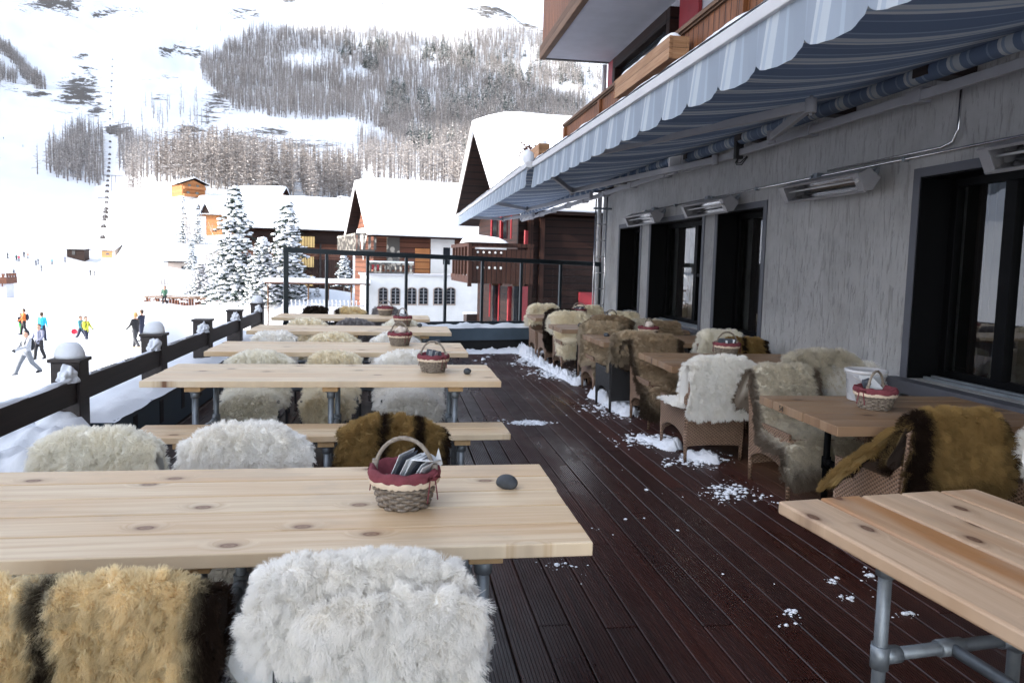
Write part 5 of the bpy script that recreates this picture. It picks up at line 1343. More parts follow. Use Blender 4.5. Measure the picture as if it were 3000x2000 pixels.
for t, z in zip(trees, TZ):
    x, y, h, gf, kind = t
    if nind < 285 and not gf:
        o = bpy.data.objects.new('larch_tree', LM[nind % 5]); COL.objects.link(o); o.location = (x, y, z-.2); o.scale = (h*1.1, h*1.1, h); o.rotation_euler = (0, 0, rf_.uniform(0, 6.28))
        tag(o, 'bare snow dusted larch tree at the foot of the wooded mountainside', 'tree', 'larches at the foot of the mountainside'); nind += 1
    else:
        src = FVAR[nind % 3] if gf == 1 else LOW[len(rest.f) % 4]
        a = rf_.uniform(0, 6.28); m_ = Matrix.Translation((x, y, z-.3)) @ Matrix.Rotation(a, 4, 'Z') @ Matrix.Diagonal((h, h, h, 1))
        off = len(rest.v); rest.v += [tuple(m_ @ Vector(v)) for v in src.v]; rest.f += [[i+off for i in f] for f in src.f]
        rest.mi += [(q if gf != 1 else (3 if q == 0 else 2)) for q in src.mi]; rest.sm += src.sm
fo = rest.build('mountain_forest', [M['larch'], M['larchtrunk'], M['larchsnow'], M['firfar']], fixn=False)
tag(fo, 'bare larch and dark fir forest across the snowy mountainside', 'forest', kind='stuff')

# ------------------------------------------------------------------ snow laden firs in the village
def big_fir(h, w, seed, dens=1.0):
    r = random.Random(seed); g = MB(); s = MB(); t = MB()
    t.tube([(0, 0, -1.0), (0, 0, h*.5), (0, 0, h*.97)], [h*.018, h*.011, .01], 6)
    nl = int(26*dens)
    for k in range(nl):
        f = (k+.5*r.random())/nl; z = h*(.03+.95*f); Lm = w*(1-f)**.64+.03*w
        nbr = max(4, int((12-7*f)*dens))
        a0 = r.uniform(0, 6.28)
        for q in range(nbr):
            a = a0+2*PI*q/nbr+r.uniform(-.3, .3); L = Lm*r.uniform(.5, 1.2); c_, s_ = math.cos(a), math.sin(a)
            nseg = max(2, int(L/(.085*w+.12))); droop = r.uniform(.15, .42)
            for e in range(nseg):
                u = (e+.6)/nseg; rr_ = L*u; zz = z-droop*rr_*u+.02*h*r.uniform(-1, 1)*.5; sp = (.16*w+.10)*(1.15-.55*u)*r.uniform(.7, 1.2)
                c0 = Vector((rr_*c_, rr_*s_, zz))
                for n_ in range(10):
                    d = Vector((c_*.55+r.uniform(-.9, .9), s_*.55+r.uniform(-.9, .9), r.uniform(-.75, .12)))*sp
                    pr = Vector((r.uniform(-1, 1), r.uniform(-1, 1), r.uniform(-.4, .4)))*sp*.26
                    g.add([c0-pr, c0+pr, c0+d], [(0, 1, 2)])
                if r.random() < .93:
                    s.ico((c0.x+c_*sp*.2, c0.y+s_*sp*.2, c0.z+sp*.16), sp*r.uniform(.38, .74), 1, 0, .5, r.randrange(999), (1.0, 1.0, .42), True, 1.4)
    return t, g, s
FL = ['tall snow laden fir in front of the brown building, left of the pair', 'tall snow laden fir behind the left corner of the glass screen', 'lower snowy fir filling the gap between the two tall firs', 'slender snowy fir, left of two on the meadow edge', 'slender snowy fir, right of two on the meadow edge', 'small snowy fir below the slender pair', 'broad bushy snow covered fir by the log fence', 'tiny lone fir on the open piste', 'very small fir sapling on the piste beside another', 'snowy fir seen through the second pane of the glass screen', 'snowy sapling seen low through the first pane', 'snowy fir branches behind the left tall fir']
for i, (p, hp, wp_) in enumerate(FIRS):
    h = hp/2000*p.y*1.03; w = wp_/2000*p.y
    ro = empty('fir_tree', p, 0, FL[i], 'tree', 'snow laden firs in the village')
    t, g_, s_ = big_fir(h, w, i+3, 1.0 if hp > 150 else (.75 if hp > 60 else .45))
    t.build('trunk', M['larchtrunk'], ro, fixn=False); off = len(g_.v); g_.v += s_.v; g_.f += [[i_+off for i_ in f] for f in s_.f]; g_.mi += [1]*len(s_.f); g_.sm += s_.sm; g_.build('crown', [M['fir'], M['snow']], ro, fixn=False)
# bare shrubs and saplings
def bare_bush(p, h, w, seed, name, lab, stems=9, snow=.3):
    r = random.Random(seed); b = MB()
    def grow(q, d, L, rad, lv):
        e = q+d*L; b.tube([q, q.lerp(e, .5)+Vector((r.uniform(-1, 1), r.uniform(-1, 1), 0))*L*.05, e], [rad, rad*.8, rad*.5], 4, 1 if r.random() < snow else 0, False)
        if lv:
            for _ in range(r.randint(2, 4)): grow(q.lerp(e, r.uniform(.35, 1)), (d+Vector((r.uniform(-1, 1), r.uniform(-1, 1), r.uniform(-.2, .7)))*.65).normalized(), L*r.uniform(.4, .65), rad*.55, lv-1)
    for _ in range(stems): grow(Vector((r.uniform(-1, 1)*w*.3, r.uniform(-1, 1)*w*.3, -.2)), Vector((r.uniform(-1, 1)*w/h*.6, r.uniform(-1, 1)*w/h*.6, 1)).normalized(), h*r.uniform(.45, .75), h*.011, 2)
    o = b.build(name, [M['larch'], M['larchsnow']], fixn=False); o.location = p
    return tag(o, lab, 'tree' if h > 3 else 'shrub')
def gp(x, y, d): p = at_y(x, y, d); p.z = min(p.z, gz(p.x, p.y)) if abs(p.z-gz(p.x, p.y)) < 1.5 else gz(p.x, p.y); return p
for i, (x, y, d, hp, wp_, st, nm, lab) in enumerate([(553, 712, 132, 120, 20, 4, 'bare_tree', 'bare larch between the two slender firs'), (640, 760, 110, 110, 34, 10, 'bare_tree', 'leafless grey tree left of the tall firs'), (618, 860, 78, 90, 40, 12, 'bare_tree', 'leafless thicket beside the broad bushy fir'), (480, 868, 66, 95, 22, 5, 'bare_tree', 'group of thin bare saplings behind the log fence'), (465, 915, 52, 26, 30, 9, 'low_shrub', 'low green grey shrub poking from the snow below the fence'), (412, 912, 54, 24, 12, 5, 'low_shrub', 'sparse twig shrub left of the low shrub'), (292, 930, 56, 44, 8, 3, 'low_shrub', 'lone leafless sapling standing in the open snow'), (130, 915, 62, 8, 10, 5, 'low_shrub', 'tuft of grass above the blue jacket walker'), (497, 805, 100, 30, 16, 7, 'low_shrub', 'small bush beside the little house'), (668, 880, 64, 30, 26, 9, 'low_shrub', 'dark hedge shrub at the end of the log fence'), (880, 905, 44, 40, 26, 8, 'low_shrub', 'bare shrub seen through the first screen pane'), (985, 905, 44, 44, 26, 8, 'low_shrub', 'bare shrub seen through the second screen pane')]):
    bare_bush(gp(x, y, d), hp/2000*d, wp_/2000*d, i, nm, lab, st)
# ------------------------------------------------------------------ houses
def chalet(name, lab, loc, rz, w, l, h, rh, over=.8, wall='orangewall', snow=.35, ridge='x', wins=(), balc=(), base=None, chim=None, deep=3, balmat='yellowboard', gover=None):
    """box w (x) by l (y), front at y=0 facing -y, wall height h, ridge along x or y"""
    ro = empty(name, loc, rz, lab, 'house')
    go = over if gover is None else gover
    b = MB()
    if ridge == 'x':
        b.prism([(0, -deep), (l, -deep), (l, h), (l/2, h+rh*(l/2)/(l/2+over)), (0, h)], 'x', -w/2, w/2)
    else:
        b.prism([(-w/2, -deep), (w/2, -deep), (w/2, h), (0, h+rh*(w/2)/(w/2+over)), (-w/2, h)], 'y', 0, l)
    b.build('wall', M[wall], ro)
    if base: b = MB(); b.bb(-w/2-.05, w/2+.05, -.05, l+.05, -deep, base); b.build('base', M['stucco_far'], ro)
    def roof(t0, t1, ex, wob=0):
        b = MB(); n = 26 if wob else 1
        if ridge == 'x': half, L = l/2+over+ex, w+2*(go+ex); sl = rh/(l/2+over)
        else: half, L = w/2+over+ex, l+2*(go+ex); sl = rh/(w/2+over)
        hp = h+rh-(0)
        m_ = 12 if wob else 2
        top, bot = [], []
        for j in range(n+1):
            for i in range(m_+1):
                u = -1+2*i/m_; v = j/n
                z = h+rh-abs(u)*half*sl+.02; zz = t1
                if wob:
                    e = min(1, (1-abs(u))*7)**.5*min(1, min(v, 1-v)*10+.15)**.5 if True else 1
                    zz = t0+(t1-t0)*max(.12, e)*(1+.25*fbm(v*6, u*2, wob, 3)); 
                    if abs(u) < .12: z -= 0
                a = u*half+(.06*fbm(v*30, 1, wob, 3) if wob and i in (0, m_) else 0)
                top.append((v, a, z+zz)); bot.append((v, a, z+t0))
        def mk(v, a, z): return ((-L/2+L*v), l/2+a, z) if ridge == 'x' else (a, -go-ex+L*v, z)
        k = m_+1; o = len(top); vs = [mk(*p) for p in top]+[mk(*p) for p in bot]; fs = []
        for j in range(n):
            for i in range(m_): q = j*k+i; fs += [(q, q+1, q+k+1, q+k), (o+q, o+q+k, o+q+k+1, o+q+1)]
            for i in (0, m_): q = j*k+i; fs.append((q, q+k, o+q+k, o+q))
        for i in range(m_): q = i; fs.append((q, o+q, o+q+1, q+1)); q = n*k+i; fs.append((q, q+1, o+q+1, o+q))
        b.add(vs, fs, 0, bool(wob)); return b
    r_ = roof(0, .16, 0).build('roof', M['chaletx'], ro)
    if snow: roof(.165, .165+snow, .08, hash(name+str(round(w*10))) % 50+1).build('roof_snow', M['snow'], ro)
    for (x, z, ww, hh) in wins:
        b = MB(); b.bb(x-ww/2, x+ww/2, -.07, -.004, z, z+hh); f = b.build('window', M['darktimber'], ro)
        b = MB(); b.bb(x-ww/2+.07, x-.03, -.085, -.071, z+.07, z+hh-.07); b.bb(x+.03, x+ww/2-.07, -.085, -.071, z+.07, z+hh-.07); b.build('pane', M['fwin'], f)
    for (x0, x1, z) in balc:
        b = MB(); b.bb(x0, x1, -1.1, -.01, z-.15, z); b.bb(x0, x1, -1.12, -1.06, z+.001, z+.72); b.bb(x0, x0+.06, -1.06, -.02, z+.001, z+.72); b.bb(x1-.06, x1, -1.06, -.02, z+.001, z+.72); b.build('balcony', M[balmat], ro)
    if chim: b = MB(); x, y, z = chim; b.bb(x-.4, x+.4, y-.4, y+.4, z-2, z); b.bb(x-.5, x+.5, y-.5, y+.5, z, z+.12); b.bb(x-.45, x+.45, y-.45, y+.45, z+.4, z+.75, 1); [b.bb(x+sx*.38-.05, x+sx*.38+.05, y+sy*.38-.05, y+sy*.38+.05, z+.121, z+.399) for sx in (-1, 1) for sy in (-1, 1)]; b.build('chimney', [M['stucco_far'], M['snow']], ro)
    return ro
def shutter(par, x, z, h, w, y=-.09, mat='red', ang=0):
    b = MB(); b.box((0, 0, h/2), (w, .04, h)); o = b.build('shutter', M[mat], par); o.location = (x, y, z); o.rotation_euler = (0, 0, R(ang)); return o

# brown chalet beyond the screen (right)
RZA = R(4.2)
cA = chalet('log_chalet', 'dark brown log chalet with red shutters and thick snow on its roof', (3.05, 23.1, -2.6), RZA, 14, 7.0, 5.85, 3.3, 1.0, 'chaletx', .75, 'x', (), (), None, None, 1.5, gover=.95)
cA.location = Vector((4.1, 23.0, -2.6))+Vector((math.cos(RZA), math.sin(RZA), 0))*7.0
lx = lambda x, y: ((at_y(x, y, 23.0)-Vector(cA.location)).dot(Vector((math.cos(RZA), math.sin(RZA), 0))), at_y(x, y, 23.0).z+2.6)
for (x0, x1, y0, y1) in ((1442, 1456, 640, 700), (1464, 1486, 640, 700), (1442, 1462, 836, 950), (1505, 1528, 838, 955)):
    a, zt = lx(x0, y0); c_, zb_ = lx(x1, y1); b = MB(); b.bb(a, c_, -.05, -.004, zb_, zt); f = b.build('window', M['fwin'], cA)
    b = MB(); b.bb(a-.05, c_+.05, -.075, -.051, zt, zt+.1); b.build('lintel', M['oldlarch'], f)
for (x, y0, y1, an, w_) in ((1437, 640, 700, 70, .3), (1466, 635, 700, 60, .3), (1495, 632, 700, 72, .34), (1541, 676, 716, 55, .45), (1432, 826, 925, 75, .3), (1459, 826, 938, 72, .34), (1490, 838, 955, 60, .42), (1537, 838, 955, 35, .42)):
    a, zt = lx(x, y0); _, zb_ = lx(x, y1); shutter(cA, a, zb_, zt-zb_, w_, -.16, 'red', an)
a, zt = lx(1700, 856); c_, zb_ = lx(1737, 905); b = MB(); b.bb(a, c_+.3, -.06, -.004, zb_-.6, zt); b.build('red_door', M['red'], cA)
for x in (1590, 1554): a, zt = lx(x, 640); b = MB(); b.bb(a-.09, a+.09, -.12, -.004, 0, zt); b.build('upright_post', M['chaletv'], cA)
# its balcony, wrapping the left corner
b = MB(); a0, zt = lx(1356, 713); a1, _ = lx(1535, 713); _, zb_ = lx(1356, 826); yb = -1.25; xl = a0
b.bb(xl, a1, yb, yb+.05, zb_+.15, zt-.18); b.bb(xl, a1, yb-.03, yb+.08, zt-.12, zt); b.bb(xl-.02, a1, yb, -.01, zb_, zb_+.149)
for i in range(6): y = yb+.1+i*.62; b.bb(xl-.05, xl+.02, y, y+.12, zb_+.15, zt-.02)
b.bb(xl-.05, xl+.03, yb, 2.4, zt-.12, zt-.001); b.bb(xl-.04, xl+.02, yb+.02, 2.4, zb_+.1, zb_+.25); b.bb(xl-.02, xl+.9, 0, 2.4, zb_, zb_+.14)
b.bb(xl-.06, xl+.06, yb-.05, yb+.07, zb_-.1, zt)
bal = b.build('balcony', M['chaletv'], cA)
for z in (zt-.30, zt-.78, zb_+.5):
    for i in range(5): x = xl+.25+i*.19; b = MB(); b.prism([(x+.035*math.cos(k*PI/4), z+.035*math.sin(k*PI/4)) for k in range(8)], 'y', yb-.008, yb-.001); b.build('cutout', M['stucco_far'], bal)
b = MB(); b.bb(xl+.16, a1-.9, yb-.006, yb-.001, zt-.2, zt-.15); b.build('rail_gap', M['stucco_far'], bal)
b = MB(); n = 16; vs = []
for j in range(9):
    for i in range(n+1):
        u, v = i/n, j/8; e = (min(1, min(u, 1-u)*5)*min(1, min(v, 1-v)*5))**.5
        vs.append((xl-.12+u*(a1-xl)*.66, yb-.12+v*1.6, zt+.01+.30*e*(1-.5*u)))
b.add(vs, [(j*(n+1)+i, j*(n+1)+i+1, (j+1)*(n+1)+i+1, (j+1)*(n+1)+i) for j in range(8) for i in range(n)], 0, True); b.build('balcony_snow', M['snow'], bal)

# white rendered house with arched windows, steep gable and broad snow roof
RZB = R(13)
ux, uy = Vector((math.cos(RZB), math.sin(RZB), 0)), Vector((-math.sin(RZB), math.cos(RZB), 0))
oB = at_y(1088, 690, 38.0); oB.z = -2.4
cB = chalet('white_house', 'white rendered house with six arched windows, steep dark gable and wide snow roof', oB+ux*6.0+uy*.9, RZB, 11.4, 6.0, 5.3, 3.05, .9, 'brownwall', .45, 'x', (), (), None, (1.4, 3.2, 8.6), 1.5, gover=.5)
def plane_pt(x, y, o, n):
    r = Vector(ray(x, y).tolist()); t = (o-Vector((0, 0, EYE))).dot(n)/r.dot(n); return Vector((0, 0, EYE))+r*t
bl_o = at_y(1075, 880, 36.0); toB = lambda x, y, off=0: (lambda p: ((p-cB.location).dot(ux), (p-cB.location).dot(uy), p.z-cB.location.z))(plane_pt(x, y, bl_o+uy*off, uy))
xa, ya, zt = toB(1075, 806); xb, _, _ = toB(1425, 806)
b = MB(); b.bb(xa, xb, ya, -.9, -2.5, zt); b.build('ground_floor', M['stucco_far'], cB)
b = MB(); b.bb(xa-.1, xb, ya-.1, -.9, zt+.001, zt+.10); b.build('terrace_edge', M['concrete'], cB)
for xc in (1122, 1158, 1206, 1240, 1283, 1320):
    x0, _, z0 = toB(xc-12, 890); x1, _, z1 = toB(xc+12, 850); ax_ = (x0+x1)/2; w2 = (x1-x0)/2
    arc = [(ax_-w2*1.25, z0-.08), (ax_+w2*1.25, z0-.08)]+[(ax_+w2*1.25*math.cos(t), z1+w2*.75*math.sin(t)) for t in np.linspace(0, PI, 11)]
    b = MB(); b.prism(arc, 'y', ya-.03, ya-.002); f = b.build('arched_window', M['pinkrender'], cB)
    arc = [(ax_-w2, z0), (ax_+w2, z0)]+[(ax_+w2*math.cos(t), z1+w2*.55*math.sin(t)) for t in np.linspace(0, PI, 11)]
    b = MB(); b.prism(arc, 'y', ya-.045, ya-.031); b.build('pane', M['fwin'], f)
    b = MB(); b.bb(ax_-.025, ax_+.025, ya-.06, ya-.046, z0, z1+w2*.5)
    for k in range(4): zz = z0+(z1-z0)*(k+.5)/4+.05; b.bb(ax_-w2, ax_-.026, ya-.058, ya-.046, zz, zz+.02); b.bb(ax_+.026, ax_+w2, ya-.058, ya-.046, zz, zz+.02)
    b.build('glazing_bars', M['greypaint'], f)
# upper floor features
def boxB(name, x0, x1, y0, y1, mat, yo=-.03, d=.5, par=None):
    o_ = cB.location+uy*yo
    f = lambda x, y: (lambda p: ((p-cB.location).dot(ux), p.z-cB.location.z))(plane_pt(x, y, o_, uy))
    a, zt_ = f(x0, y0); c_, zb_ = f(x1, y1); b = MB(); b.bb(a, c_, yo, yo+d, zb_, zt_); return b.build(name, M[mat], par or cB)
m = MT('rubble_stone', rough=.9); v = m.vor(m.co('Object', (3, 3, 3)), 1.0, 'F1'); m.set('Base Color', m.mix(m.ramp(v.outputs['Distance'], [(.35, 0), (.5, 1)]), m.mix(m.sep(v.outputs['Color'])[0], (.42, .39, .34), (.22, .2, .18)), (.08, .075, .07))); M['stonewall'] = m.m
boxB('stone_pier', 1134, 1170, 694, 790, 'stonewall', -.06); boxB('white_bay', 1263, 1330, 700, 806, 'stucco_far', -.05); boxB('orange_door', 1217, 1258, 727, 800, 'orangewall', -.06); boxB('lower_band', 1170, 1262, 730, 800, 'brownwall', -.04)
boxB('small_window', 1299, 1318, 725, 775, 'fwin', -.07, .02); boxB('red_window', 1034+54, 1110, 770, 790, 'red', -.08, .03)
# balustrade round the terrace
b = MB(); x0, _, zr = toB(1080, 768); x1, _, _ = toB(1212, 768); zr2 = toB(1080, 803)[2]
b.bb(x0, x1, ya, ya+.12, zr-.12, zr); b.bb(x0, x1, ya, ya+.12, zt+.101, zt+.2)
k = x0+.1
while k < x1-.1: b.lathe([(.05, zt+.2), (.085, zt+.42), (.04, zt+.62), (.07, zr-.12)], 6, (k, ya+.06, 0)); k += .27
b.build('balustrade', M['stonewall'], cB)
b = MB(); b.bb(x0, x1, ya-.01, ya+.13, zr+.001, zr+.08); b.build('balustrade_snow', M['snow'], cB)
# gable end: white triangle, balcony
b = MB(); gx = -5.7-.03
b.add([(gx, 1.9, 5.6), (gx, 4.1, 5.6), (gx, 3.0, 4.0)], [(0, 1, 2)]); b.add([(gx-.03, .6, 5.65), (gx-.03, 5.4, 5.65), (gx-.03, 5.0, 5.95), (gx-.03, 1.0, 5.95)], [(0, 1, 2, 3)]); b.build('gable_panel', M['stucco_far'], cB)
b = MB(); b.bb(-6.8, -5.75, -.6, 6.2, 4.5, 4.62); b.bb(-6.82, -6.75, -.6, 6.2, 5.38, 5.5); b.bb(-6.75, -5.6, -.62, -.55, 5.38, 5.5); [b.bb(-6.82, -6.75, y_, y_+.13, 4.621, 5.379) for y_ in np.arange(-.6, 6.1, .34)]; [b.bb(x_, x_+.13, -.62, -.55, 4.621, 5.379) for x_ in np.arange(-6.7, -5.7, .3)]
b.build('gable_balcony', M['stonewall'], cB)

# brown apartment house with yellow balconies (left of it)
RZC = R(9); oC = at_y(1038, 694, 60); oC.z = -3.0
cC = chalet('balcony_house', 'long dark brown house with honey yellow balconies and a plain snow roof', oC-Vector((math.cos(RZC), math.sin(RZC), 0))*4.6, RZC, 9.0, 8.0, 6.9, 2.6, 1.0, 'brownwall', .5, 'x', (), [(-1.3, 1.25, 5.75), (-1.3, 1.2, 4.1), (-1.3, 1.15, 2.55)], None, None, 2.5)
b = MB(); b.bb(-4.4, 4.45, -.35, -.01, 5.9, 6.85); b.build('eave_board', M['chaletx'], cC)
b = MB(); b.bb(3.2, 4.0, -.37, -.351, 6.1, 6.7); b.build('window', M['fwin'], cC)
b = MB(); b.bb(-2.6, 4.45, -.06, -.01, -2, 4.6); b.build('lower_boarding', M['chaletv'], cC)
b = MB(); b.bb(1.7, 1.85, -.3, -.07, -2, 5.9); b.build('downpipe', M['darktimber'], cC)
# village houses up the slope
def up(k): return CH[k]
def vill(k, name, lab, rz, w, l, h, rh, **kw):
    o = chalet(name, lab, up(k), rz, w, l, h, rh, **kw); tag(o, group='chalets on the slope'); return o
d_ = vill('D', 'orange_chalet', 'bright orange timber chalet with balconies, highest on the slope below the trees', R(38), 7.2, 8.6, 3.9, 1.9, over=1.1, ridge='y', wins=((-1.8, .6, 1.0, 1.1), (1.0, .6, 1.0, 1.1), (-1.4, 3.0, .9, .9), (1.2, 3.0, .9, .9)), balc=((-3.4, 3.4, 2.5), (-3.4, 3.4, .2)), balmat='orangewall', base=.1)
b = MB(); b.bb(3.62, 4.6, .5, 3.4, -2, 4.1); b.build('white_stair_tower', M['stucco_far'], d_)
e_ = vill('E', 'orange_chalet', 'large orange chalet with white plaster end and double dormer gables, left of the tall firs', R(-6), 9.5, 8, 4.6, 4.3, over=1.0, ridge='x', wins=((.8, 1.9, .6, .6), (2.0, 1.9, .6, .6), (3.4, 1.9, .6, .6), (1.2, .1, .6, .6), (2.4, .1, .6, .6), (.5, 3.7, .7, .6), (2.2, 3.7, .7, .6)))
b = MB(); b.bb(-4.8, -2.8, -.08, -.01, -2, 4.3); b.build('white_end', M['stucco_far'], e_)
for x_, y_ in ((-4.2, .2), (-2.6, -.4)):
    b = MB(); b.prism([(x_-1.0, 4.9), (x_+1.0, 4.9), (x_, 6.9)], 'y', y_-.6, y_+3); f = b.build('dormer', M['chaletx'], e_)
    b = MB(); b.prism([(x_-1.3, 4.75), (x_, 7.3), (x_+1.3, 4.75), (x_+1.45, 4.85), (x_, 7.75), (x_-1.45, 4.85)], 'y', y_-.9, y_+3); b.build('dormer_snow', M['snow'], f)
b = MB(); b.bb(.8, 3.2, 1.2, 1.6, 6.3, 6.8); b.build('skylight', M['oldlarch'], e_)
f_ = vill('F', 'roof_chalet', 'chalet showing mostly its snowy roof with two skylights, behind the tall firs', R(-10), 10.5, 8, 2.6, 3.4, over=1.1, ridge='x', wall='orangewall')
for x_, z_ in ((1.2, 4.4), (2.6, 3.5)): b = MB(); b.box((x_, .9 if z_ < 4 else 1.9, z_-.1), (1.9, .3, .35)); b.build('skylight', M['oldlarch'], f_)
vill('G', 'orange_chalet', 'orange gabled chalet half hidden between the two tall firs', R(-32), 5.2, 6, 4.0, 1.7, over=1.0, ridge='y', wins=((-1.0, 1.0, .8, .9), (1.0, 1.0, .8, .9), (0, 3.2, .8, .8)), balc=((-2.4, 2.4, 2.3),), balmat='orangewall')
vill('H1', 'slope_chalet', 'dark weathered chalet with snow roof, left of three above the brown house', R(-24), 5.2, 5, 2.1, 1.3, over=.9, ridge='y', wall='chaletx', wins=((0, .7, 2.4, .8),))
vill('H2', 'slope_chalet', 'orange gabled chalet, highest of three above the brown house', R(-30), 6.0, 7, 2.0, 1.6, over=.9, ridge='y', wall='orangewall')
vill('H3', 'slope_chalet', 'low chalet with dark windows and wide snow roof just above the brown house roof', R(-16), 7.6, 5, 1.5, 1.5, over=.9, ridge='x', wall='chaletx', wins=((.6, .4, 1.0, .7), (2.2, .4, 1.0, .7)))
vill('H4', 'slope_chalet', 'tiny dark hut at the edge of the trees', R(-10), 1.9, 2, 1.0, .6, over=.4, ridge='x', wall='chaletx', snow=.25)
vill('J', 'small_house', 'small pinkish house with one dark window beside the small fir', R(8), 3.0, 3, 1.7, .5, over=.5, ridge='x', wall='pinkrender', wins=((.6, .4, .6, .8),))
h0 = HUTS[0]; ht = chalet('lift_hut', 'open fronted dark lift hut with a flat snowy roof', h0+Vector((0, 0, .8)), R(-4), 5.4, 3, 1.75, .25, .4, 'chaletx', .3, 'x', ((-.6, .1, 1.0, 1.3),)); tag(ht, group='huts by the ski lift')
h1 = HUTS[1]; ht = chalet('lift_hut', 'small lift station hut with orange front and dark gable to the right', h1+Vector((-1.2, 0, 1.3)), R(-28), 5.6, 4.2, 2.2, 1.9, .7, 'pinkrender', .35, 'x', ((-.3, .9, 1.3, .7),)); tag(ht, group='huts by the ski lift')
b = MB(); b.bb(-2.8, 1.6, -.05, -.01, .1, 2.1); b.build('orange_cladding', M['orangewall'], ht)
tw = empty('wooden_tower', TOWER, 0, 'play castle tower with crenellated brown timber top, cut by the left edge', 'tower')
b = MB(); b.bb(-1.6, .75, -.2, 1.6, -1, 1.75); b.build('base', M['concrete'], tw)
b = MB(); b.bb(-1.9, .98, -.5, 1.9, 1.76, 2.55); [b.bb(-1.9+k*.58, -1.9+k*.58+.34, -.5, -.35, 2.551, 3.0) for k in range(5)]; [b.bb(.83, .98, -.3+k*.6, k*.6, 2.551, 3.05) for k in range(4)]; [b.bb(-1.6+k*.5, -1.5+k*.5, -.45, -.35, 1.4, 1.759) for k in range(5)]; b.build('battlement', M['brownwall'], tw)
b = MB(); b.bb(-1.7, .9, -.48, 1.8, 2.552, 2.7); b.build('snow', M['snow'], tw)
# log fence
fv = (FEN1-FEN0); fl_n = fv.length; fe = empty('log_fence', FEN0+Vector((0, 0, .3)), math.atan2(fv.y, fv.x), 'snow topped low log fence in front of the firs', 'fence')
b = MB(); k = 0; r = random.Random(9)
while k < fl_n: b.tube([(k, 0, -1.2), (k+r.uniform(-.05, .05), 0, .35+r.uniform(-.1, .08))], .10, 6); k += .26
b.build('stakes', M['brownwall'], fe)
b = MB(); b.beam((0, -.12, .42), (fl_n, -.12, .42), .12, .12); b.beam((0, .3, .55), (fl_n, .3, .55), .12, .10); b.build('rail', M['oldlarch'], fe)
b = MB(); k = 0
while k < fl_n: b.ico((k, 0, .42+r.uniform(-.35, .1)), r.uniform(.10, .2), 1, 0, .4, int(k*7), (1.2, 1, .6)); k += .24
b.beam((0, .3, .63), (fl_n, .3, .63), .22, .07); b.build('fence_snow', M['snow'], fe)
# pergola and picket fence behind the screen
pg = empty('pergola', at_y(930, 905, 34), R(4), 'slim pergola with a thick snow topped beam behind the glass screen', 'pergola'); pz = pg.location
xs_ = [(x-930)/2000*34 for x in (795, 905, 960, 1025, 1072)]; zt = at_y(930, 833, 34).z-pz.z
for x in xs_: b = MB(); b.tube([(x, 0, -1.5), (x, 0, zt)], .035, 8); b.build('post', M['oldlarch'], pg)
b = MB(); b.bb(xs_[0]-.15, xs_[-1]+.1, -.1, 2.0, zt, zt+.07); b.build('beam', M['brownwall'], pg)
b = MB(); b.bb(xs_[0]-.2, xs_[-1]+.15, -.15, 2.05, zt+.071, zt+.24); b.build('beam_snow', M['snow'], pg, .06)
pf = empty('picket_fence', at_y(830, 915, 30), R(2), 'snowy slim picket fence seen through the glass screen', 'fence')
b = MB(); k = 0
while k < 3.3: b.bb(k-.025, k+.025, -.02, .02, -1, .5); b.ico((k, 0, .52), .05, 1, 0, .3, 1, (1, 1, .8), True); k += .17
b.bb(-.1, 3.4, .021, .05, .28, .34); b.build('pickets', M['concrete'], pf)
ac = empty('air_unit', at_y(1388, 948, 30), R(10), 'grey louvred ventilation unit against the white wall', 'ventilation unit')
b = MB(); b.bb(-.34, .34, 0, .5, -1.4, .42); [b.bb(-.32, .32, -.02, -.001, z, z+.05) for z in np.arange(-.5, .38, .09)]; b.build('casing', M['darktimber'], ac)
b = MB(); b.bb(-.36, .36, -.03, .53, .421, .47); b.build('snow', M['snow'], ac)
# drag lift
CABL = [at_y(x_, 700, d_) for x_, d_ in ((300, 236), (306, 262), (313, 330), (318, 420), (325, 560), (328, 640), (330, 790), (336, 950), (342, 1120))]
for p in CABL: p.z = gz(p.x, p.y)+7.5
lf = empty('lift_cable', CABL[0], 0, 'thin lift cable running straight up the slope between the trees', 'cable')
b = MB(); b.tube([p-CABL[0] for p in CABL], .05, 4); b.tube([p-CABL[0]+Vector((4.5, 0, 0)) for p in CABL], .05, 4); b.build('rope', M['greypaint'], lf, fixn=False)
for x, y, d, w_, hb, lb in ((326, 636, 335, 66, 95, 'lower lift pylon with a wide crossbar on the piste'), (334, 577, 425, 54, 72, 'upper lift pylon with a crossbar below the trees')):
    p = at_y(x, y, d); p.z = max(p.z, gz(p.x, p.y)+8); pl_ = empty('lift_pylon', p, 0, lb, 'pylon', 'pylons of the ski lift'); hw = w_/4000*d
    b = MB(); b.beam((-hw, 0, 0), (hw, 0, 0), .35, .3); b.build('crossbar', M['slat'], pl_)
    zg = gz(p.x, p.y)-p.z
    b = MB(); b.tube([(-.9, 0, -.1), (-1.3, 0, zg-1)], .16, 6); b.tube([(.9, 0, -.1), (1.3, 0, zg-1)], .16, 6); b.build('mast', M['slat'], pl_)
b = MB(); b.tube([(0, 0, 0), (0, 0, -1.2)], .05, 4); b.bb(-.8, .8, -.3, .3, -2.0, -1.1); b.ico((-.3, 0, -.9), .28, 1); b.ico((.3, 0, -.9), .28, 1); chm = b.build('lift_chair', M['darktimber']); L = [0]
for p, q in zip(CABL, CABL[1:]): L.append(L[-1]+(q-p).length)
r = random.Random(4); s_ = 6; first = True; chs = []
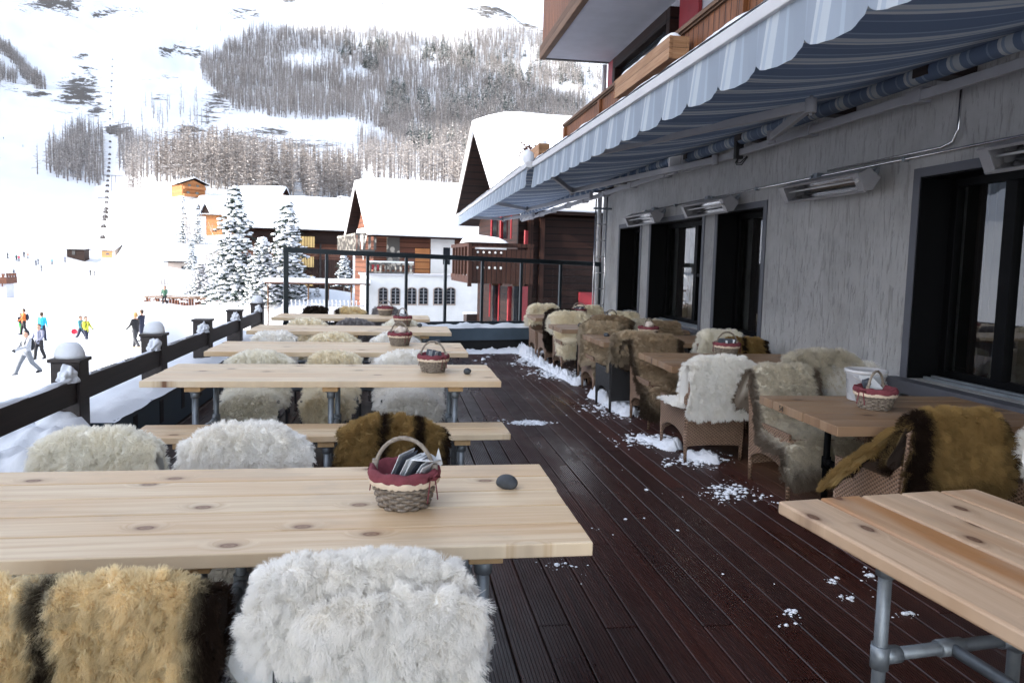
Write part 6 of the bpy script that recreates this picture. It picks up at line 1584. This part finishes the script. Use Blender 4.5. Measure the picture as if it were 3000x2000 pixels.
while s_ < L[-1]-20:
    k = max(i for i in range(len(L)-1) if s_ >= L[i]); p = CABL[k].lerp(CABL[k+1], (s_-L[k])/(L[k+1]-L[k]))
    o = chm if first else chm.copy()
    if not first: COL.objects.link(o)
    first = False; o.location = p; o.scale = [r.uniform(.85, 1.25)]*3; tag(o, 'small dark lift chair with riders, a dot on the cable up the slope', 'lift chair', 'chairs on the lift cable'); s_ += r.uniform(15, 24)*(1+s_/600)

# ------------------------------------------------------------------ people
def pmat(name, col): return simple(name, col, .75, 0, .12, 9)
PM = {k: pmat('cloth_'+k, c) for k, c in dict(white=(.33, .35, .39), black=(.012, .012, .016), greytrouser=(.15, .165, .19), orange=(.62, .16, .03), navy=(.015, .02, .045), green=(.06, .42, .07), cyan=(.02, .38, .55), lilac=(.20, .21, .29), yellow=(.55, .56, .05), teal=(.05, .22, .26), red=(.6, .02, .05), darkgreen=(.02, .08, .05), sandboot=(.45, .30, .20), charcoal=(.04, .042, .05)).items()}
PM['skin'] = pmat('skin', (.50, .30, .22)); PM['hair'] = pmat('brown_hair', (.06, .035, .02)); PM['blond'] = pmat('blond_hair', (.42, .25, .09))
def person(lab, loc, face, top, legs, h=1.72, hat='hair', stride=.25, arms=((.12, .03), (.18, .05)), boots='black', gloves='black', lean=0, pack=None, extra=None, sit=False, crouch=0):
    """body as one continuous mesh: overlapping tapered limbs fused by remeshing; +x is forward, heading 'face' (deg)"""
    s_ = h/1.72; prim = []
    def cap(a, c_, r0, r1, mat):
        a, c_ = Vector(a), Vector(c_); n = max(3, int((c_-a).length/.03))
        for i in range(n+1): t = i/n; prim.append((a.lerp(c_, t), r0+(r1-r0)*t, mat))
    hip = .93-crouch
    lx_ = lean
    sh = Vector((lx_*.5, 0, hip+.49)); neck = Vector((lx_*.56, 0, hip+.57)); head = Vector((lx_*.62+.01, 0, hip+.70))
    cap((0, 0, hip-.03), (lx_*.25, 0, hip+.24), .145, .14, top); cap((lx_*.25, 0, hip+.22), sh-Vector((0, 0, .06)), .15, .155, top)
    for sy in (-1, 1): cap((lx_*.3, sy*.06, hip+.1), sh+Vector((0, sy*.10, -.08)), .12, .12, top)
    cap(sh+Vector((0, -.17, 0)), sh+Vector((0, .17, 0)), .075, .075, top); cap(sh, neck+Vector((0, 0, .03)), .08, .055, 'skin')
    cap(head+Vector((.0, 0, -.05)), head+Vector((0, 0, .045)), .088, .10, 'skin'); cap(head+Vector((.085, 0, -.01)), head+Vector((.108, 0, -.03)), .02, .017, 'skin')
    hm = {'hair': 'hair', 'blond': 'blond'}.get(hat, hat)
    cap(head+Vector((-.03, 0, .06)), head+Vector((-.015, 0, .075)), .105, .10, hm); cap(head+Vector((-.055, 0, .0)), head+Vector((-.045, 0, .05)), .085, .09, hm)
    hands = []
    for sy, (fx, fb) in zip((-1, 1), arms):
        S = sh+Vector((0, sy*.20, -.01)); E = S+Vector((fx*.5, sy*.06, -.27+abs(fx)*.10)); H = E+Vector((fx*1.0+.03, -sy*fb, -.23+abs(fx)*.36))
        cap(S, E, .072, .056, top); cap(E, H, .055, .042, top); hd = (H-E).normalized(); hands.append((H, hd, sy))
        cap(H, H+hd*.07, .040, .036, gloves)
        sd_ = hd.cross(Vector((0, 1, 0))).normalized()
        for k in range(4): q = H+hd*.075+sd_*(.018*(k-1.5)); cap(q, q+hd*(.055-.008*abs(k-1.2))+Vector((0, -sy*.015, 0)), .0115, .009, gloves)
        cap(H+hd*.02+sd_*.035, H+hd*.065+sd_*.06, .013, .010, gloves)
    for sy, st in ((-1, stride), (1, -stride)):
        Hh = Vector((0, sy*.085, hip-.02)); Kn = Vector((st*.55+.04+crouch*.8, sy*.10, hip*.53)); F = Vector((st*1.15-(.06 if st < 0 else 0), sy*.105, .07+(.05 if st < -.15 else 0)))
        cap(Hh, Kn, .115, .085, legs); cap(Kn, F+Vector((0, 0, .06)), .085, .075, legs); cap(F, F+Vector((.13, 0, -.02)), .058, .05, boots); cap(F+Vector((-.04, 0, .0)), F+Vector((0, 0, .08)), .055, .06, boots)
    b = MB()
    for p, r_, mt in prim[::1]: b.ico(p, r_, 2)
    ob = b.build('tmp_body', M['snow'], fixn=False); md = ob.modifiers.new('Remesh', 'REMESH'); md.mode = 'VOXEL'; md.voxel_size = .016; md.use_smooth_shade = True
    dg_ = bpy.context.evaluated_depsgraph_get(); dg_.update(); me_ = bpy.data.meshes.new_from_object(ob.evaluated_get(dg_)); bpy.data.objects.remove(ob)
    names = sorted({m_ for _, _, m_ in prim}); me_.materials.clear()
    for nme in names: me_.materials.append(PM[nme])
    kd = KDTree(len(prim))
    for i, (p, r_, m_) in enumerate(prim): kd.insert(p, i)
    kd.balance(); mi = []
    for pl_ in me_.polygons:
        best = min(kd.find_n(pl_.center, 10), key=lambda q: q[2]-prim[q[1]][1]); mi.append(names.index(prim[best[1]][2]))
    me_.polygons.foreach_set('material_index', mi); me_.polygons.foreach_set('use_smooth', [True]*len(mi))
    o = bpy.data.objects.new('person', me_); COL.objects.link(o); o.location = loc; o.rotation_euler = (0, 0, R(face)); o.scale = (s_, s_, s_)
    tag(o, lab, 'person', 'people walking on the snow')
    b = MB()
    for sy in (-1, 1): b.ico(head+Vector((.083, sy*.035, .015)), .012, 1)
    b.ico(head+Vector((.088, 0, -.062)), .016, 1, 0, 0, 0, (.5, 1.3, .4)); b.build('eyes_and_mouth', PM['hair'], o)
    b = MB()
    for sy in (-1, 1): b.ico(head+Vector((-.005, sy*.098, -.005)), .026, 1, 0, 0, 0, (.7, .4, 1))
    b.build('ears', PM['skin'], o)
    if pack: b = MB(); b.ico(Vector((-.20, 0, hip+.28)), .2, 3, 0, .1, 1, (.55, .8, 1.2)); [b.tube([(-.12, sy*.1, hip+.46), (.05, sy*.12, hip+.54), (.15, sy*.11, hip+.36), (.06, sy*.13, hip+.12)], .02, 6) for sy in (-1, 1)]; b.build('backpack', PM[pack], o)
    return o
pe = PEOPLE
def put(i): p = pe[i]; return Vector((p.x, p.y, min(p.z, gz(p.x, p.y)+.03)))
person('person in a yellow jacket with dark backpack straps, walking', put(0), -20, 'yellow', 'navy', 1.72, 'hair', .16, boots='navy', pack='black')
pt_ = person('person in teal behind the yellow jacket, carrying a round red sled', put(1), -10, 'teal', 'navy', 1.66, 'hair', -.3)
person('person in white jacket and light grey trousers striding in black cap', put(2), -120, 'white', 'greytrouser', 1.78, 'black', .33, arms=((.2, .1), (.33, .12)), pack='black')
person('person in lilac grey jacket and black trousers, partly behind the walker', put(3), -100, 'lilac', 'black', 1.72, 'hair', .15)
person('person in a bright cyan jacket seen from behind', put(4), 80, 'cyan', 'navy', 1.74, 'hair', .1, arms=((.05, .02), (.08, .02)))
person('person in an orange jacket with a dark backpack', put(5), -150, 'orange', 'black', 1.72, 'hair', .14, pack='navy')
person('child in grey and bright green standing by the orange jacket', put(6), -30, 'charcoal', 'green', 1.35, 'hair', .1)
person('person in black overall and pale boots with blond hair', put(7), 160, 'black', 'charcoal', 1.74, 'blond', .16, boots='sandboot')
person('person in black close behind the blond person', put(8), 165, 'navy', 'navy', 1.66, 'hair', .1)
pfc = at_y(482, 880, 62); person('person in a dark green jacket sitting on the log fence', Vector((pfc.x, pfc.y+.1, pfc.z-.3)), -100, 'darkgreen', 'black', 1.6, 'hair', .12, crouch=.15)
b = MB(); b.lathe([(0, 0), (.15, .015), (.18, .04), (.18, .05), (.15, .03), (0, .02)], 20); o = b.build('round_sled', PM['red'], loc=(pe[1].x-.34, pe[1].y-.12, pe[1].z+.70)); o.rotation_euler = (R(82), 0, R(10)); tag(o, 'round red plastic sled held by the person in teal', 'sled')
# far skiers: low detail copies
b = MB(); b.tube([(0, .1, 0), (0, .1, .85)], [.07, .11], 6, 1); b.tube([(.1, -.1, 0), (0, -.1, .85)], [.07, .11], 6, 1); b.ico((0, 0, 1.15), .24, 2, 0, 0, 0, (.8, 1.05, 1.5)); b.ico((0, 0, 1.62), .125, 2, 2)
for sy in (-1, 1): b.tube([(0, sy*.22, 1.38), (.12, sy*.28, 1.1), (.3, sy*.25, .95)], [.07, .06, .045], 6); b.beam((-.7, sy*.12, .02), (.8, sy*.12, .02), .09, .03, 1)
far0 = b.build('person', [PM['navy'], PM['black'], PM['hair']]); ff = True
cols = ['navy', 'darkgreen', 'red', 'charcoal', 'cyan', 'black']
fdat = {}
for i, (x, y, d, c_, lb) in enumerate([(48, 742, 220, 'darkgreen', 'far skier in green at the left edge of the lift queue'), (55, 747, 220, 'red', 'far skier in red beside the skier in green'), (22, 744, 220, 'charcoal', 'small far skier nearest the left edge'), (70, 746, 225, 'charcoal', 'tiny far skier right of the skier in red'), (82, 747, 225, 'orange', 'tiny far skier standing second right of the skier in red'), (105, 748, 220, 'navy', 'far skier in navy before the tall dark pair'), (111, 748, 222, 'black', 'far skier in black close to the one in navy'), (120, 752, 215, 'charcoal', 'far skier in front of the slim marker'), (152, 748, 225, 'teal', 'far skier crouching left of the dark hut'), (264, 756, 222, 'black', 'far person in black between the two lift huts'), (275, 757, 222, 'charcoal', 'far person waiting next to the orange hut'), (190, 754, 230, 'lilac', 'far person at the left end of the dark hut'), (40, 776, 180, 'navy', 'lone skier on the flat below the queue'), (2, 570, 560, 'navy', 'distant skier high on the piste at the left edge'), (70, 530, 620, 'charcoal', 'distant skier on the piste left of the wood'), (14, 520, 640, 'black', 'distant skier above the piste edge')]):
    p = at_y(x, y, d); o = far0 if ff else bpy.data.objects.new('person', far0.data.copy())
    if not ff: COL.objects.link(o)
    ff = False; o.data.materials[0] = PM[c_]; o.location = (p.x, p.y, gz(p.x, p.y)); o.rotation_euler = (0, 0, rnd.uniform(0, 6)); tag(o, lb, 'person', 'far skiers')
# ------------------------------------------------------------------ light, sky, camera
SUN_EL, SUN_AZ = R(19), math.atan2(-.97, -.25)     # low sun from the left, slightly behind the camera; azimuth from +Y clockwise
w = bpy.data.worlds.new('World'); SC.world = w; w.use_nodes = True
nt = w.node_tree; bg = nt.nodes['Background']; sky = nt.nodes.new('ShaderNodeTexSky'); sky.sky_type = 'NISHITA'; sky.sun_disc = False
sky.sun_elevation = SUN_EL; sky.sun_rotation = SUN_AZ % (2*PI); sky.altitude = 1800; sky.air_density = 1.0; sky.dust_density = 6.0; sky.ozone_density = .6
hs = nt.nodes.new('ShaderNodeHueSaturation'); hs.inputs['Saturation'].default_value = .5
nt.links.new(sky.outputs[0], hs.inputs['Color']); nt.links.new(hs.outputs[0], bg.inputs[0]); bg.inputs[1].default_value = .15
sl = bpy.data.lights.new('Sun', 'SUN'); sl.energy = 2.0; sl.angle = R(.5); sl.color = (1, .95, .87)
so = bpy.data.objects.new('Sun', sl); COL.objects.link(so)
sdir = Vector((math.sin(SUN_AZ)*math.cos(SUN_EL), math.cos(SUN_AZ)*math.cos(SUN_EL), math.sin(SUN_EL)))   # towards the sun
so.rotation_euler = sdir.to_track_quat('Z', 'Y').to_euler(); so.location = sdir*50
cam = bpy.data.cameras.new('Camera'); co_ = bpy.data.objects.new('Camera', cam); COL.objects.link(co_); SC.camera = co_
cam.sensor_width = 36; cam.lens = FOC/3000*36; cam.clip_start = .05; cam.clip_end = 8000
cam.shift_x = (1500-PPX)/3000; cam.shift_y = -(1000-PPY)/3000
xw = Vector((_dX[0], _dY[0], _up[0])); yw = -Vector((_dX[1], _dY[1], _up[1])); zw = -Vector((_dX[2], _dY[2], _up[2]))
mw = Matrix((xw, yw, zw)).transposed().to_4x4(); mw.translation = (0, 0, EYE); co_.matrix_world = mw
cam.dof.use_dof = True; cam.dof.focus_distance = 4.2; cam.dof.aperture_fstop = 5.6
SC.view_settings.view_transform = 'Standard'; SC.view_settings.look = 'None'; SC.view_settings.gamma = 1; SC.view_settings.exposure = 2.36
SC.cycles.max_bounces = 12; SC.cycles.diffuse_bounces = 9; SC.cycles.transparent_max_bounces = 16; SC.cycles.use_denoising = True; SC.cycles.caustics_reflective = False; SC.cycles.caustics_refractive = False
SC.cycles.sample_clamp_indirect = 6
SC.cycles_curves.shape = 'RIBBONS'; SC.cycles_curves.subdivisions = 1
